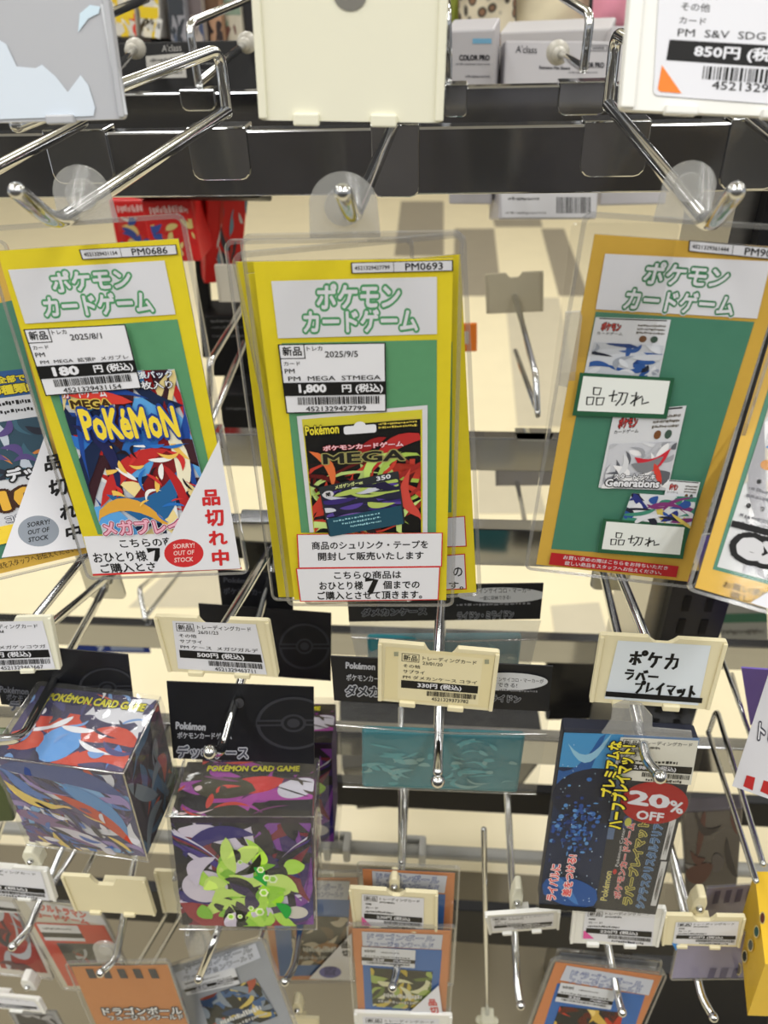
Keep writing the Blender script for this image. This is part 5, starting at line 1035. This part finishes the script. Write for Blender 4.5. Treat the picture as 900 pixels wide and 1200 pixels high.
cr.color_ramp.elements[0].color = (.30, .17, .09, 1); cr.color_ramp.elements[1].color = (.78, .70, .52, 1); cr.color_ramp.elements[0].position = .1; cr.color_ramp.elements[1].position = .55
e = cr.color_ramp.elements.new(.30); e.color = (.30, .17, .10, 1); e = cr.color_ramp.elements.new(.40); e.color = (.02, .02, .02, 1); pb.inputs['Roughness'].default_value = .7
def pouch(label, c4, Y, m, seed, cat='pouch', piped=False):
    c = Card(c4, Y, 14); t = thing('pouch', label, cat, c.pt(0, 0), 'soft pouches upper right'); V, F_ = [], []; n = 14; R = random.Random(seed); ph = R.uniform(0, 6)
    for sgn in (1, -1):
        base = len(V)
        for i in range(n + 1):
            for j in range(n + 1):
                u, v = j / n, i / n; e = (1 - (2 * u - 1) ** 4) * (1 - (2 * v - 1) ** 4); V.append(c.pt((u - .5) * c.w, (.5 - v) * c.h, sgn * (.022 * e + .003 * e * math.sin(9 * u + 7 * v + ph))))
        for i in range(n):
            for j in range(n): F_.append((base + i * (n + 1) + j, base + i * (n + 1) + j + 1, base + (i + 1) * (n + 1) + j + 1, base + (i + 1) * (n + 1) + j))
    part('pouch_body', V, F_, m, t, None, True)
    b = MB(); b.tube([c.pt(-c.w / 2, c.h * .3, .02), c.pt(0, c.h * .28, .027), c.pt(c.w / 2, c.h * .3, .02)], .0025, 8, .01); b.build('zip', ink(190, 186, 178), t, True)
pouch('spotted animal-print pouch above the narrow silver-grey carton', [(534, -40), (606, -40), (602, 62), (540, 60)], 1.10, LEO, 1)
pouch('cream pouch behind the script-lettered cartons', [(604, -20), (690, -22), (690, 50), (606, 50)], 1.12, noisy('cream_cloth', (206, 196, 168), .08, 30, .8), 2)
pouch('pink bunched cloth pouch right of the cream one', [(692, -40), (770, -40), (760, 40), (698, 38)], 1.10, noisy('pink_cloth', (214, 140, 160), .12, 24, .8, bump=.5), 3)
pouch('lime green pouch edge behind the cream sign holder', [(524, -30), (546, -30), (546, 50), (528, 50)], 1.16, noisy('lime_cloth', (140, 150, 60), .1, 30, .8), 4)
z0 = at(450, -10, 1.28)[2]; b = MB(); b.box(-2, 2, 1.27, 1.30, z0 - .14, z0 + .2); b.box(-2, 2, 1.06, 1.3, z0 - .155, z0 - .14)
t = thing('far_shelf', 'dark shelf unit across the rack holding packs, magazines and pouches', 'shelf', (0, 1.28, z0 - .15)); b.build('shelf_body', noisy('shelf_dark', (.03, .03, .032), .2, 10, .5), t)
b = MB()
for x in (-1.9, 1.9): b = MB(); b.box(x - .02, x + .02, 1.26, 1.3, 0, z0); b.build('leg', BLACKP, t)
# --- low far side: trays, shelf goods seen through the gaps
slab('signboard', 'blue and white notice strip behind the left hook wires', 'sign', [(82, 747), (174, 752), (176, 764), (86, 766)], .95, .003, ink(36, 60, 140), lambda a, c, F: (a.text(F, .3, .1, .42, .9, '9', ink(190, 200, 220), .05), a.box(F, .5, .2, .92, .8, ink(150, 165, 200))), pn='board')
for k, (q, col, lb) in enumerate((([(738, 690), (770, 690), (775, 745), (742, 745)], (150, 150, 148), 'grey and navy packet seen through the gap left of the slotted upright'), ([(836, 700), (900, 700), (900, 770), (850, 770)], (156, 158, 156), 'grey and green packet seen right of the slotted upright'))):
    slab('packet', lb, 'packet', q, 1.0, .03, ink(*col), lambda a, c, F: (a.box(F, 0, .25, 1, .4, ink(*[(40, 50, 80), (60, 110, 90)][k])), a.text(F, .05, .5, .9, .6, '~', ink(90, 90, 90)), a.text(F, .05, .7, .9, .8, '~', ink(90, 90, 90))), 'packets seen low on the far side', pn='wrapper')
for k, (q, d, lb) in enumerate((([(400, 895), (640, 890), (600, 925), (420, 956)], .1, 'black tray seen below the teal case'),)):
    slab('storage_tray', lb, 'tray', q, .8, d, BLACKP, lambda a, c, F: (a.frame(F, 0, 0, 1, 1, .02, ink(40, 40, 42), .06)), pn='tray_body')
slab('dark_packet', 'dark glossy packet with red spot behind the lower right hooks', 'packet', [(798, 950), (872, 950), (862, 1050), (806, 1056)], .42, .012, noisy('dark_packet', (70, 66, 70), .5, 18, .25, .5), lambda a, c, F: (a.burst(F, [(60, 56, 60), (96, 92, 96), (40, 36, 40), (130, 130, 134), (92, 62, 60)], 9, 77, (.2, .6), (.08, .25))), pn='wrapper')

# board added at the foot of the rack, coloured dark as the floor's shade
t = thing('floor_shade_board', 'added board under all the hooks, its dark greige standing in for shaded floor', 'board', (0, .6, .1)); b = MB(); b.box(-1.6, 1.6, .22, .76, .10, .13); b.build('board', noisy('greige_floor_shade', (126, 117, 96), .08, 7, .45, .35), t)
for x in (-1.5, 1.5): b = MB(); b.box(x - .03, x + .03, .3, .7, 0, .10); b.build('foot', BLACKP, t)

slab('black_pack', 'black glossy pack on the far side between the teal case and the handwritten tag', 'pack', [(640, 762), (706, 764), (700, 842), (640, 846)], .70, .02, noisy('black_foil', (30, 30, 33), .3, 20, .22, .6, .6), None, pn='wrapper')
slab('card_pack', 'dark green wrapped pack at the left edge below the blue box', 'pack', [(-50, 880), (2, 880), (17, 962), (-30, 966)], .30, .02, noisy('green_foil', (60, 78, 36), .4, 40, .3, .5), None, pn='wrapper')

slab('storage_bin', 'black bin at the lower right corner behind the lowest hooks', 'bin', [(748, 1142), (905, 1138), (900, 1235), (745, 1240)], .50, .1, BLACKP, lambda a, c, F: a.box(F, .02, .03, .98, .06, ink(44, 44, 46)), pn='bin_body')
